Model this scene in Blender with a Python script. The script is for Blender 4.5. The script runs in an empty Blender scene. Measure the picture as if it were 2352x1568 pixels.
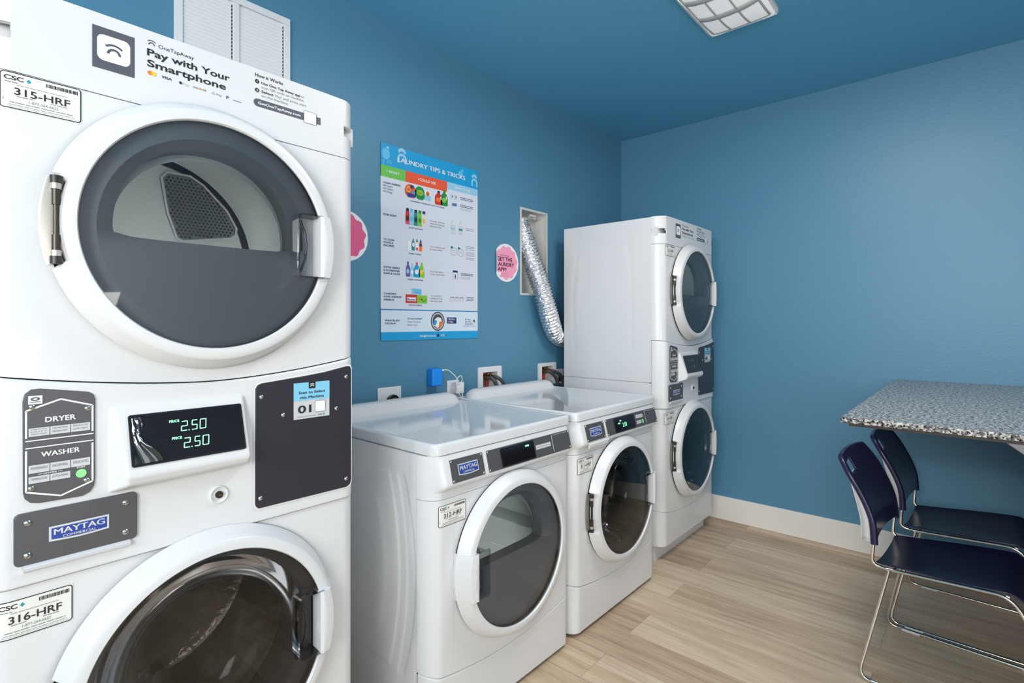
import bpy, math, random
from mathutils import Vector, Matrix
random.seed(7)
PI = math.pi
C = bpy.context.scene.collection

# ------------------------------------------------------------------ camera, light, exposure
cam_d = bpy.data.cameras.new('camera')
cam = bpy.data.objects.new('camera', cam_d); C.objects.link(cam)
cam.location = (1.9363, 0.0, 1.2403)
cam.rotation_euler = (PI/2, 0, math.radians(41.2175))
cam_d.sensor_width = 36.0
cam_d.lens = 1218.65/2352*36
cam_d.shift_y = (741.54-784)/2352
cam_d.clip_start = 0.02
bpy.context.scene.camera = cam

vs = bpy.context.scene.view_settings
vs.view_transform = 'Standard'; vs.look = 'None'; vs.gamma = 1.0; vs.use_curve_mapping = False
vs.exposure = 0.0

world = bpy.data.worlds.new('world'); bpy.context.scene.world = world
world.use_nodes = True
world.node_tree.nodes['Background'].inputs[0].default_value = (.5, .55, .6, 1)
world.node_tree.nodes['Background'].inputs[1].default_value = 0.3

def area(name, loc, target, sx, sy, power, col=(1, 1, 1), spread=PI):
    l = bpy.data.lights.new(name, 'AREA'); l.shape = 'RECTANGLE'; l.size = sx; l.size_y = sy
    l.energy = power; l.color = col; l.spread = spread
    o = bpy.data.objects.new(name, l); C.objects.link(o); o.location = loc
    o.rotation_euler = (Vector(target)-Vector(loc)).to_track_quat('-Z', 'Y').to_euler()
    return o
def point(name, loc, power, r, col=(1, 1, 1)):
    l = bpy.data.lights.new(name, 'POINT'); l.energy = power; l.shadow_soft_size = r; l.color = col
    o = bpy.data.objects.new(name, l); C.objects.link(o); o.location = loc
    return o
point('flash_lamp', (1.75, -2.6, 2.10), 92, 0.12, (1, .97, .93))
point('camera_flash', (1.95, -0.08, 1.43), 3.2, 0.05, (1, .97, .93))
area('overhead_fill', (1.55, 1.75, 2.53), (1.55, 1.75, 0), 1.0, 0.6, 36, (1, .94, .88))  # added fill light under the ceiling, out of view; no fixture hangs here
area('overhead_fill_rear', (2.2, -1.2, 2.53), (2.0, -0.6, 0), 1.4, 1.0, 5, (1, .95, .89))  # added soft fill behind the camera, not a fitted lamp
area('room_fill', (3.6, -0.9, 1.1), (0.4, 1.2, 0.4), 1.4, 1.4, 10, (1, .97, .94))
area('room_fill_low', (3.6, 0.25, 0.75), (0.7, 2.4, 0.2), 0.5, 0.8, 10, (1, .97, .94), math.radians(130))
area('ceiling_bounce', (2.3, -1.3, 1.6), (1.6, 1.5, 2.6), 0.9, 0.9, 54, (1, .98, .95))

# ------------------------------------------------------------------ materials
def nt(name):
    m = bpy.data.materials.new(name); m.use_nodes = True
    t = m.node_tree; return m, t, t.nodes['Principled BSDF']
def lin(r, g, b):
    f = lambda c: (c/255/12.92) if c/255 <= .04045 else ((c/255+.055)/1.055)**2.4
    return (f(r), f(g), f(b), 1)
def simple(name, rgb, rough=.5, metal=0., spec=.5, coat=0.):
    m, t, b = nt(name)
    b.inputs['Base Color'].default_value = lin(*rgb)
    b.inputs['Roughness'].default_value = rough; b.inputs['Metallic'].default_value = metal
    b.inputs['Specular IOR Level'].default_value = spec
    b.inputs['Coat Weight'].default_value = coat
    return m
def noise_bump(m, scale, strength, dist=.002, detail=3):
    t = m.node_tree; b = t.nodes['Principled BSDF']
    co = t.nodes.new('ShaderNodeTexCoord'); n = t.nodes.new('ShaderNodeTexNoise')
    n.inputs['Scale'].default_value = scale; n.inputs['Detail'].default_value = detail
    bp = t.nodes.new('ShaderNodeBump'); bp.inputs['Strength'].default_value = strength; bp.inputs['Distance'].default_value = dist
    t.links.new(co.outputs['Object'], n.inputs['Vector']); t.links.new(n.outputs['Fac'], bp.inputs['Height'])
    t.links.new(bp.outputs['Normal'], b.inputs['Normal']); return m
def emis(name, rgb, s):
    m, t, b = nt(name)
    b.inputs['Base Color'].default_value = lin(*rgb)
    b.inputs['Emission Color'].default_value = lin(*rgb); b.inputs['Emission Strength'].default_value = s
    return m
def tinted(name, tint, rough=.03, ior=1.45, gl=(1, 1, 1)):
    m = bpy.data.materials.new(name); m.use_nodes = True; t = m.node_tree
    t.nodes.clear()
    out = t.nodes.new('ShaderNodeOutputMaterial'); mix = t.nodes.new('ShaderNodeMixShader')
    tr = t.nodes.new('ShaderNodeBsdfTransparent'); g = t.nodes.new('ShaderNodeBsdfGlossy'); f = t.nodes.new('ShaderNodeFresnel')
    tr.inputs[0].default_value = (*tint, 1); g.inputs[0].default_value = (*gl, 1); g.inputs['Roughness'].default_value = rough
    f.inputs[0].default_value = ior
    t.links.new(f.outputs[0], mix.inputs[0]); t.links.new(tr.outputs[0], mix.inputs[1]); t.links.new(g.outputs[0], mix.inputs[2])
    t.links.new(mix.outputs[0], out.inputs[0]); return m

M = {}
M['enamel'] = noise_bump(simple('white_enamel', (216, 216, 217), .28, 0, .5, .2), 60, .015)
M['plastic'] = simple('white_plastic', (215, 215, 216), .32)
M['lid'] = simple('white_lid', (214, 216, 218), .1, 0, .5, .2)
M['gap'] = simple('dark_gap', (38, 40, 44), .6)
M['wall'] = noise_bump(simple('blue_wall_paint', (84, 136, 165), .42, 0, .45), 110, .25, .0025, 4)
M['ceil'] = noise_bump(simple('blue_ceiling_paint', (96, 166, 202), .5, 0, .4), 110, .2, .0025, 4)
M['offwall'] = simple('pale_wall_paint', (178, 186, 190), .6)
M['base'] = simple('white_baseboard', (232, 228, 222), .4)
M['grayplate'] = simple('charcoal_plate', (84, 83, 86), .38, .15)
M['blackplate'] = noise_bump(simple('black_plate', (50, 48, 56), .3, .1), 25, .05)
M['display'] = simple('display_window', (22, 22, 28), .06, 0, .5)
M['displayrim'] = simple('display_rim', (50, 52, 56), .15, .6)
M['steel'] = simple('screw_steel', (205, 200, 192), .25, 1.)
M['hinge'] = simple('hinge_steel', (190, 184, 174), .35, .7)
M['darkmetal'] = simple('dark_metal', (70, 66, 62), .35, .8)
M['white_ink'] = simple('white_ink', (232, 232, 232), .5)
M['button'] = simple('gray_button', (196, 197, 198), .5)
M['ink'] = simple('black_ink', (36, 36, 40), .55)
M['softink'] = simple('soft_ink', (120, 122, 126), .6)
M['lightink'] = simple('light_ink', (165, 170, 176), .6)
M['green'] = emis('green_start', (128, 226, 130), .35)
M['led'] = emis('green_digits', (150, 255, 190), 1.1)
M['maytag'] = simple('badge_blue', (38, 68, 150), .35)
M['badge'] = simple('badge_silver', (214, 214, 218), .3, .2)
M['paper'] = simple('label_paper', (226, 224, 218), .55)
M['wpaper'] = simple('white_paper', (236, 238, 240), .5)
M['sky'] = simple('sky_blue_print', (128, 196, 226), .5)
M['teal'] = simple('teal_mark', (20, 150, 170), .5)
M['slate'] = simple('slate_print', (82, 84, 94), .5)
M['orange'] = simple('orange_print', (244, 120, 40), .5)
M['yellow'] = simple('yellow_print', (248, 190, 50), .5)
M['navyink'] = simple('navy_ink', (34, 46, 110), .5)
M['glass_d'] = tinted('dryer_door_glass', (.84, .87, .90), .03, 1.5)
M['glass_w'] = tinted('washer_door_glass', (.56, .56, .57), .03, 1.5)
M['bowl'] = tinted('glass_bowl', (.8, .8, .8), .06, 1.35)
M['clear'] = tinted('smoky_clear_plastic', (.5, .53, .57), .08, 1.5)
M['film'] = tinted('peeling_film', (.72, .72, .74), .10, 2.2)
M['liner'] = simple('door_liner', (140, 142, 146), .4)
M['gasket'] = simple('rubber_gasket', (118, 117, 114), .45)
M['drum'] = simple('dryer_drum', (205, 212, 210), .3, .0)
M['drumsteel'] = noise_bump(simple('drum_steel', (150, 142, 130), .22, 1.), 30, .35, .01)
M['grille'] = simple('grille_metal', (160, 165, 168), .3, .9)
M['foil'] = None
M['navy'] = simple('navy_plastic', (30, 28, 62), .3)
M['chrome'] = simple('chrome_wire', (225, 220, 212), .08, 1.)
M['graycover'] = simple('gray_back_cover', (200, 198, 198), .5)
M['clearfoot'] = simple('clear_glide', (205, 205, 205), .2)
M['lamp_frame'] = simple('lamp_frame', (225, 225, 226), .4)
M['diffuser'] = emis('lamp_diffuser', (228, 228, 228), .38)
M['rib'] = simple('lamp_rib', (190, 190, 190), .5)
M['outlet'] = simple('outlet_plastic', (228, 228, 230), .4)
M['black'] = simple('black_rubber', (34, 33, 34), .4)
M['hose'] = simple('gray_hose', (66, 66, 70), .4)
M['brass'] = simple('brass', (200, 160, 90), .25, 1.)
M['bluebox'] = simple('bright_blue_plastic', (18, 140, 236), .4)
M['cable'] = simple('white_cable', (232, 232, 232), .4)
M['red'] = simple('red_plastic', (200, 60, 50), .4)
M['boxdark'] = simple('box_interior', (60, 60, 62), .7)
M['recess'] = simple('white_recess', (205, 205, 203), .6)
M['pink'] = simple('pink_paper', (250, 160, 190), .5)
M['deeppink'] = simple('deep_pink_paper', (226, 92, 140), .5)
M['maroon'] = simple('maroon_ink', (70, 14, 44), .5)
M['substrate'] = simple('dark_substrate', (44, 36, 34), .6)
M['bracket'] = simple('gray_bracket', (118, 117, 120), .5)
M['p_blue'] = simple('poster_blue', (26, 158, 214), .45)
M['p_blue2'] = simple('poster_blue_light', (96, 190, 232), .45)
M['p_green'] = simple('poster_green', (106, 196, 80), .45)
M['p_orange'] = simple('poster_orange', (236, 88, 52), .45)
M['p_pale'] = simple('poster_pale_blue', (150, 204, 234), .45)
M['p_paper'] = simple('poster_paper', (218, 222, 232), .45)
M['p_foot'] = simple('poster_foot', (214, 228, 240), .45)
M['p_red'] = simple('poster_red', (206, 50, 40), .45)
M['p_dgreen'] = simple('poster_dark_green', (30, 140, 60), .45)
M['p_teal'] = simple('poster_teal', (30, 140, 130), .45)
M['p_purple'] = simple('poster_purple', (110, 90, 150), .45)
M['p_pink'] = simple('poster_pink', (220, 80, 130), .45)
M['p_lime'] = simple('poster_lime', (130, 200, 60), .45)
M['p_rule'] = simple('poster_rule', (40, 130, 190), .45)

def foil():
    m, t, b = nt('aluminium_foil')
    b.inputs['Base Color'].default_value = (.86, .86, .87, 1); b.inputs['Metallic'].default_value = 1.; b.inputs['Roughness'].default_value = .22
    co = t.nodes.new('ShaderNodeTexCoord'); n = t.nodes.new('ShaderNodeTexNoise'); n.inputs['Scale'].default_value = 55; n.inputs['Detail'].default_value = 4
    bp = t.nodes.new('ShaderNodeBump'); bp.inputs['Strength'].default_value = .9; bp.inputs['Distance'].default_value = .01
    t.links.new(co.outputs['Object'], n.inputs['Vector']); t.links.new(n.outputs['Fac'], bp.inputs['Height']); t.links.new(bp.outputs['Normal'], b.inputs['Normal'])
    return m
M['foil'] = foil()

def granite():
    m, t, b = nt('granite')
    co = t.nodes.new('ShaderNodeTexCoord')
    mp = t.nodes.new('ShaderNodeMapping')
    t.links.new(co.outputs['Object'], mp.inputs['Vector'])
    n1 = t.nodes.new('ShaderNodeTexNoise'); n1.inputs['Scale'].default_value = 95; n1.inputs['Detail'].default_value = 3
    n2 = t.nodes.new('ShaderNodeTexNoise'); n2.inputs['Scale'].default_value = 170; n2.inputs['Detail'].default_value = 2
    for n in (n1, n2): t.links.new(mp.outputs[0], n.inputs['Vector'])
    r1 = t.nodes.new('ShaderNodeValToRGB'); r2 = t.nodes.new('ShaderNodeValToRGB')
    e = r1.color_ramp.elements; e[0].position = .42; e[0].color = lin(84, 83, 84); e[1].position = .58; e[1].color = lin(198, 193, 186)
    e = r2.color_ramp.elements; e[0].position = .40; e[0].color = lin(40, 42, 46); e[1].position = .48; e[1].color = (1, 1, 1, 1)
    t.links.new(n1.outputs['Fac'], r1.inputs[0]); t.links.new(n2.outputs['Fac'], r2.inputs[0])
    mx = t.nodes.new('ShaderNodeMix'); mx.data_type = 'RGBA'; mx.blend_type = 'MULTIPLY'; mx.inputs[0].default_value = 1
    t.links.new(r1.outputs[0], mx.inputs[6]); t.links.new(r2.outputs[0], mx.inputs[7])
    t.links.new(mx.outputs[2], b.inputs['Base Color']); b.inputs['Roughness'].default_value = .24; b.inputs['Specular IOR Level'].default_value = .3
    return m
M['granite'] = granite()

def planks():
    m, t, b = nt('wood_plank_floor')
    co = t.nodes.new('ShaderNodeTexCoord')
    br = t.nodes.new('ShaderNodeTexBrick'); br.offset = .37; br.offset_frequency = 2
    br.inputs['Scale'].default_value = 1; br.inputs['Brick Width'].default_value = 1.22; br.inputs['Row Height'].default_value = .178
    br.inputs['Mortar Size'].default_value = .0007; br.inputs['Mortar Smooth'].default_value = .3; br.inputs['Bias'].default_value = 0
    br.inputs['Color1'].default_value = (0, 0, 0, 1); br.inputs['Color2'].default_value = (1, 1, 1, 1); br.inputs['Mortar'].default_value = (.2, .2, .2, 1)
    mp0 = t.nodes.new('ShaderNodeMapping'); mp0.inputs['Location'].default_value = (.33, .05, 0)
    t.links.new(co.outputs['Object'], mp0.inputs['Vector']); t.links.new(mp0.outputs[0], br.inputs['Vector'])
    mp = t.nodes.new('ShaderNodeMapping'); mp.inputs['Scale'].default_value = (1.6, 22, 1)
    t.links.new(co.outputs['Object'], mp.inputs['Vector'])
    # each plank shifts the grain so that it does not run on across joints
    cb = t.nodes.new('ShaderNodeVectorMath'); cb.operation = 'MULTIPLY_ADD'; cb.inputs[1].default_value = (17, 31, 0)
    t.links.new(br.outputs['Color'], cb.inputs[0]); t.links.new(mp.outputs[0], cb.inputs[2])
    n1 = t.nodes.new('ShaderNodeTexNoise'); n1.inputs['Scale'].default_value = 1.3; n1.inputs['Detail'].default_value = 7; n1.inputs['Roughness'].default_value = .62; n1.inputs['Distortion'].default_value = .6
    t.links.new(cb.outputs[0], n1.inputs['Vector'])
    mp2 = t.nodes.new('ShaderNodeMapping'); mp2.inputs['Scale'].default_value = (5, 130, 1)
    t.links.new(co.outputs['Object'], mp2.inputs['Vector'])
    n2 = t.nodes.new('ShaderNodeTexNoise'); n2.inputs['Scale'].default_value = 1; n2.inputs['Detail'].default_value = 4
    t.links.new(mp2.outputs[0], n2.inputs['Vector'])
    a = t.nodes.new('ShaderNodeMath'); a.operation = 'MULTIPLY_ADD'; a.inputs[1].default_value = .26; t.links.new(br.outputs['Color'], a.inputs[0])
    mm = t.nodes.new('ShaderNodeMath'); mm.operation = 'MULTIPLY'; mm.inputs[1].default_value = .75; t.links.new(n1.outputs['Fac'], mm.inputs[0])
    t.links.new(mm.outputs[0], a.inputs[2])
    a2 = t.nodes.new('ShaderNodeMath'); a2.operation = 'MULTIPLY_ADD'; a2.inputs[1].default_value = .22; t.links.new(n2.outputs['Fac'], a2.inputs[0]); t.links.new(a.outputs[0], a2.inputs[2])
    r = t.nodes.new('ShaderNodeValToRGB'); e = r.color_ramp.elements
    e[0].position = .34; e[0].color = lin(154, 128, 104); e[1].position = .82; e[1].color = lin(222, 199, 171)
    k = e.new(.56); k.color = lin(192, 165, 137)
    t.links.new(a2.outputs[0], r.inputs[0])
    mx = t.nodes.new('ShaderNodeMix'); mx.data_type = 'RGBA'; mx.blend_type = 'MIX'
    t.links.new(br.outputs['Fac'], mx.inputs[0]); t.links.new(r.outputs[0], mx.inputs[6]); mx.inputs[7].default_value = lin(128, 106, 88)
    t.links.new(mx.outputs[2], b.inputs['Base Color']); b.inputs['Roughness'].default_value = .38
    bp = t.nodes.new('ShaderNodeBump'); bp.inputs['Strength'].default_value = .08; bp.inputs['Distance'].default_value = .002
    t.links.new(a2.outputs[0], bp.inputs['Height']); t.links.new(bp.outputs['Normal'], b.inputs['Normal'])
    return m
M['planks'] = planks()

# ------------------------------------------------------------------ mesh helpers
class MB:
    def __init__(s): s.v = []; s.f = []; s.m = []; s.cur = 0
    def add(s, vs, fs, mi=None):
        o = len(s.v); s.v += [tuple(p) for p in vs]; mi = s.cur if mi is None else mi
        for f in fs: s.f.append(tuple(i+o for i in f)); s.m.append(mi)
    def box(s, a, b, mi=None):
        (x0, y0, z0), (x1, y1, z1) = a, b
        s.add([(x0,y0,z0),(x1,y0,z0),(x1,y1,z0),(x0,y1,z0),(x0,y0,z1),(x1,y0,z1),(x1,y1,z1),(x0,y1,z1)],
              [(3,2,1,0),(4,5,6,7),(0,1,5,4),(1,2,6,5),(2,3,7,6),(3,0,4,7)], mi)
    def grid(s, pts, mi=None, closed_u=False, flip=False):
        n = len(pts); k = len(pts[0]); fs = []
        for i in range(n-1 + (1 if closed_u else 0)):
            for j in range(k-1):
                q = (i*k+j, ((i+1) % n)*k+j, ((i+1) % n)*k+j+1, i*k+j+1)
                fs.append(q[::-1] if flip else q)
        s.add([p for r in pts for p in r], fs, mi)
    def tube(s, path, r, n=10, mi=None, caps=True, rad=None):
        path = [Vector(p) for p in path]; N = len(path)
        tan = [(path[min(i+1, N-1)]-path[max(i-1, 0)]).normalized() for i in range(N)]
        up = Vector((0, 0, 1)) if abs(tan[0].z) < .9 else Vector((1, 0, 0))
        nr = (up-tan[0]*up.dot(tan[0])).normalized(); rows = []
        for i in range(N):
            nr = (nr-tan[i]*nr.dot(tan[i])).normalized(); bn = tan[i].cross(nr)
            rr = rad[i] if rad else r
            rows.append([path[i]+(nr*math.cos(2*PI*k/n)+bn*math.sin(2*PI*k/n))*rr for k in range(n)])
        o = len(s.v); fs = []
        for i in range(N-1):
            for k in range(n): fs.append((i*n+k, i*n+(k+1) % n, (i+1)*n+(k+1) % n, (i+1)*n+k))
        if caps: fs.append(tuple(range(n))[::-1]); fs.append(tuple((N-1)*n+k for k in range(n)))
        s.add([p for r_ in rows for p in r_], fs, mi)
    def lathe(s, prof, c=(0, 0), n=96, mi=None, a0=0, a1=2*PI, x0=0, mis=None, pf=None):
        # revolve (r, w) about the x axis through (y, z) = c; w runs along +x
        full = abs(a1-a0-2*PI) < 1e-6; cnt = n if full else n+1; rows = []
        for i in range(cnt):
            a = a0+(a1-a0)*i/n; pr = pf(a) if pf else prof
            rows.append([(x0+w, c[0]+r*math.cos(a), c[1]+r*math.sin(a)) for r, w in pr])
        k = len(prof); o = len(s.v); s.v += [p for r in rows for p in r]
        for i in range(cnt if full else cnt-1):
            for j in range(k-1):
                s.f.append((o+i*k+j, o+i*k+j+1, o+((i+1) % cnt)*k+j+1, o+((i+1) % cnt)*k+j))
                s.m.append((mis[j] if mis else (s.cur if mi is None else mi)))
    def build(s, name, mats, parent=None, smooth=35, bevel=0, solid=0, seg=2, subsurf=0, loc=None, solid_off=-1):
        me = bpy.data.meshes.new(name); me.from_pydata(s.v, [], s.f)
        for m in (mats if isinstance(mats, (list, tuple)) else [mats]): me.materials.append(m)
        me.polygons.foreach_set('material_index', s.m)
        me.validate(clean_customdata=False)
        if smooth:
            me.polygons.foreach_set('use_smooth', [True]*len(me.polygons))
            me.set_sharp_from_angle(angle=math.radians(smooth))
        me.update()
        o = bpy.data.objects.new(name, me); C.objects.link(o)
        if parent: o.parent = parent
        if loc: o.location = loc
        if solid:
            d = o.modifiers.new('solid', 'SOLIDIFY'); d.thickness = solid; d.offset = solid_off
        if bevel:
            d = o.modifiers.new('bevel', 'BEVEL'); d.width = bevel; d.segments = seg; d.limit_method = 'ANGLE'; d.angle_limit = math.radians(40); d.harden_normals = True
        if subsurf:
            d = o.modifiers.new('sub', 'SUBSURF'); d.levels = subsurf; d.render_levels = subsurf
        return o

def tag(o, label=None, cat=None, group=None, kind=None):
    if label: o['label'] = label
    if cat: o['category'] = cat
    if group: o['group'] = group
    if kind: o['kind'] = kind
    return o
def empty(name, loc, label, cat, group=None, rz=0):
    o = bpy.data.objects.new(name, None); C.objects.link(o); o.location = loc; o.rotation_euler = (0, 0, rz)
    o.empty_display_size = .1
    return tag(o, label, cat, group)
def spline(pts, per=8):
    P = [Vector(p) for p in pts]; out = []
    for i in range(len(P)-1):
        p0 = P[max(i-1, 0)]; p1 = P[i]; p2 = P[i+1]; p3 = P[min(i+2, len(P)-1)]
        for k in range(per):
            t = k/per
            out.append(.5*((2*p1)+(p2-p0)*t+(2*p0-5*p1+4*p2-p3)*t*t+(3*p1-p0-3*p2+p3)*t**3))
    out.append(P[-1]); return out
def bends(pts, r, per=6):
    # straight runs joined by round bends of radius r
    P = [Vector(p) for p in pts]; out = [P[0]]
    for i in range(1, len(P)-1):
        a = (P[i-1]-P[i]); b = (P[i+1]-P[i]); d = min(r, a.length*.49, b.length*.49)
        s, e = P[i]+a.normalized()*d, P[i]+b.normalized()*d
        for k in range(per+1):
            t = k/per; out.append(s*(1-t)**2+P[i]*2*t*(1-t)+e*t*t)
    out.append(P[-1]); return out
def sstep(a, b, x):
    t = max(0, min(1, (x-a)/(b-a))); return t*t*(3-2*t)

# ---- flat print: shapes and lettering laid out in (u right, v up) and mapped to a surface
TCACHE = {}
def text_geo(s, bold):
    k = (s, bold)
    if k not in TCACHE:
        cu = bpy.data.curves.new('t', 'FONT'); cu.body = s; cu.size = 1; cu.offset = bold; cu.resolution_u = 3; cu.fill_mode = 'FRONT'
        ob = bpy.data.objects.new('t', cu)
        me = bpy.data.meshes.new_from_object(ob)
        TCACHE[k] = ([(v.co.x, v.co.y) for v in me.vertices], [tuple(p.vertices) for p in me.polygons])
        bpy.data.objects.remove(ob); bpy.data.meshes.remove(me); bpy.data.curves.remove(cu)
    return TCACHE[k]
class Sheet:
    def __init__(s, mp=None): s.mb = MB(); s.mats = []; s.mp = mp or (lambda u, v, w: (w, u, v))
    def mi(s, m):
        if m not in s.mats: s.mats.append(m)
        return s.mats.index(m)
    def raw(s, pts, fs, mat, w):
        s.mb.add([s.mp(u, v, w) for u, v in pts], fs, s.mi(mat))
    def poly(s, pts, mat, w=0): s.raw(pts, [tuple(range(len(pts)))], mat, w)
    def rect(s, u0, v0, u1, v1, mat, w=0, sub=1):
        p = []; f = []
        for i in range(sub+1):
            u = u0+(u1-u0)*i/sub; p += [(u, v0), (u, v1)]
            if i: f.append((2*i-2, 2*i, 2*i+1, 2*i-1))
        s.raw(p, f, mat, w)
    def rr(s, u0, v0, u1, v1, r, n=5):
        o = []
        for (cu, cv, a) in ((u1-r, v1-r, 0), (u0+r, v1-r, PI/2), (u0+r, v0+r, PI), (u1-r, v0+r, 1.5*PI)):
            for k in range(n+1): t = a+PI/2*k/n; o.append((cu+r*math.cos(t), cv+r*math.sin(t)))
        return o
    def rrect(s, u0, v0, u1, v1, r, mat, w=0): s.poly(s.rr(u0, v0, u1, v1, r), mat, w)
    def outline(s, pts, t, mat, w=0, sub=0):
        # closed outline of thickness t drawn inwards
        n = len(pts)
        if sub:
            q = []
            for i in range(n):
                a, b = pts[i], pts[(i+1) % n]; L = math.hypot(b[0]-a[0], b[1]-a[1]); m_ = max(1, int(L/sub))
                q += [(a[0]+(b[0]-a[0])*k/m_, a[1]+(b[1]-a[1])*k/m_) for k in range(m_)]
            pts = q; n = len(pts)
        inn = []
        for i in range(n):
            a, b, c = Vector(pts[i-1]), Vector(pts[i]), Vector(pts[(i+1) % n])
            d1 = (b-a).normalized(); d2 = (c-b).normalized(); n1 = Vector((-d1.y, d1.x)); n2 = Vector((-d2.y, d2.x))
            m_ = (n1+n2)
            if m_.length < 1e-6: m_ = n1
            m_ = m_.normalized(); k = t/max(.35, m_.dot(n1)); inn.append((b.x+m_.x*k, b.y+m_.y*k))
        s.raw(list(pts)+inn, [(i, (i+1) % n, n+(i+1) % n, n+i) for i in range(n)], mat, w)
    def ell(s, cu, cv, ru, rv, mat, w=0, n=28): s.poly([(cu+ru*math.cos(2*PI*k/n), cv+rv*math.sin(2*PI*k/n)) for k in range(n)], mat, w)
    def arc(s, cu, cv, r0, r1, a0, a1, mat, w=0, n=16, ry=1):
        p = []
        for k in range(n+1):
            a = a0+(a1-a0)*k/n; p += [(cu+r0*math.cos(a), cv+r0*ry*math.sin(a)), (cu+r1*math.cos(a), cv+r1*ry*math.sin(a))]
        s.raw(p, [(2*k, 2*k+1, 2*k+3, 2*k+2) for k in range(n)], mat, w)
    def line(s, a, b, t, mat, w=0):
        a, b = Vector(a), Vector(b); d = (b-a).normalized(); n = Vector((-d.y, d.x))*t/2
        s.raw([tuple(a-n), tuple(b-n), tuple(b+n), tuple(a+n)], [(0, 1, 2, 3)], mat, w)
    def text(s, st, u, v, h, mat, w=0, width=None, al='L', bold=0., skew=0.):
        bold = min(bold, .024)
        if bold and any(c in st for c in 'MWNKA'):     # thicken by overprinting, these letters cannot be offset cleanly
            for k in (-1, 0, 1): s.text(st, u+k*bold*h*1.7, v, h, mat, w+.0001*(k+1), width, al, 0., skew)
            return
        # h = capital height; v = baseline
        P, F = text_geo(st, bold)
        if not P: return
        cap = .73; sc = h/cap; mn = min(p[0] for p in P); mx = max(p[0] for p in P)
        sx = sc if width is None else width/(mx-mn)
        W = (mx-mn)*sx; off = {'L': 0, 'C': -W/2, 'R': -W}[al]
        s.raw([(u+off+(x-mn)*sx+skew*y*sc, v+y*sc) for x, y in P], F, mat, w)
    def greek(s, u0, u1, v, h, mat, w=0, words=5):
        # a line of print too small to read
        r = random.Random(int(u0*9e4+v*7e4)); x = u0
        while x < u1-.001:
            L = min(u1-x, (u1-u0)/words*r.uniform(.5, 1.2)); s.rect(x, v+h*.15, x+L*.86, v+h*.8, mat, w); x += L
    def build(s, name, parent=None, **k): return s.mb.build(name, [M[m] for m in s.mats], parent, smooth=0, **k)

# ------------------------------------------------------------------ the room
D, H = 3.411, 2.5527
XR, YF = 3.7, -3.6
def struct(name, mb, mat, **k): return tag(mb.build(name, mat, **k), kind='structure')
b = MB(); b.box((-.1, YF-.1, -.1), (XR+.1, D+.1, 0)); struct('floor', b, M['planks'], smooth=0)
b = MB(); b.box((-.1, YF-.1, H), (XR+.1, D+.1, H+.1)); struct('ceiling', b, M['ceil'], smooth=0)
# left wall with real openings for the vent box and the two washer boxes
holes = [(2.282, 2.526, 1.405, 1.888), (1.974, 2.086, .892, .984), (2.471, 2.583, .892, .984)]
def wall_with_holes(name, x0, x1, y0, y1, z0, z1, hs, mat):
    m = MB(); ys = sorted({y0, y1, *[h[0] for h in hs], *[h[1] for h in hs]}); zs = sorted({z0, z1, *[h[2] for h in hs], *[h[3] for h in hs]})
    for i in range(len(ys)-1):
        for j in range(len(zs)-1):
            cy, cz = (ys[i]+ys[i+1])/2, (zs[j]+zs[j+1])/2
            if any(h[0] < cy < h[1] and h[2] < cz < h[3] for h in hs): continue
            m.add([(x1, ys[i], zs[j]), (x1, ys[i+1], zs[j]), (x1, ys[i+1], zs[j+1]), (x1, ys[i], zs[j+1])], [(0, 1, 2, 3)])
    for (a, c, d, e) in hs:
        q = [(a, d), (c, d), (c, e), (a, e)]
        for k in range(4):
            p, r = q[k], q[(k+1) % 4]; m.add([(x1, *p), (x1, *r), (x0, *r), (x0, *p)], [(3, 2, 1, 0)])
    m.add([(x0, y0, z0), (x0, y1, z0), (x0, y1, z1), (x0, y0, z1)], [(3, 2, 1, 0)])
    return struct(name, m, mat, smooth=0)
wall_with_holes('wall_left', -.13, 0, YF, D, 0, H, holes, M['wall'])
b = MB(); b.box((-.13, D, 0), (XR, D+.1, H)); struct('wall_back', b, M['wall'], smooth=0)
b = MB(); b.box((XR, YF, 0), (XR+.1, D, H)); struct('wall_right', b, M['offwall'], smooth=0)
b = MB(); b.box((-.13, YF-.1, 0), (XR, YF, H)); struct('wall_front', b, M['offwall'], smooth=0)
b = MB(); b.box((.0, D-.014, 0), (XR, D, .146)); struct('baseboard_back', b, M['base'], smooth=0, bevel=.003)
b = MB(); b.box((0, YF, 0), (.014, D-.014, .146)); struct('baseboard_left', b, M['base'], smooth=0, bevel=.003)
b = MB(); b.box((XR-.014, YF, 0), (XR, D-.014, .146)); struct('baseboard_right', b, M['base'], smooth=0, bevel=.003)

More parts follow.
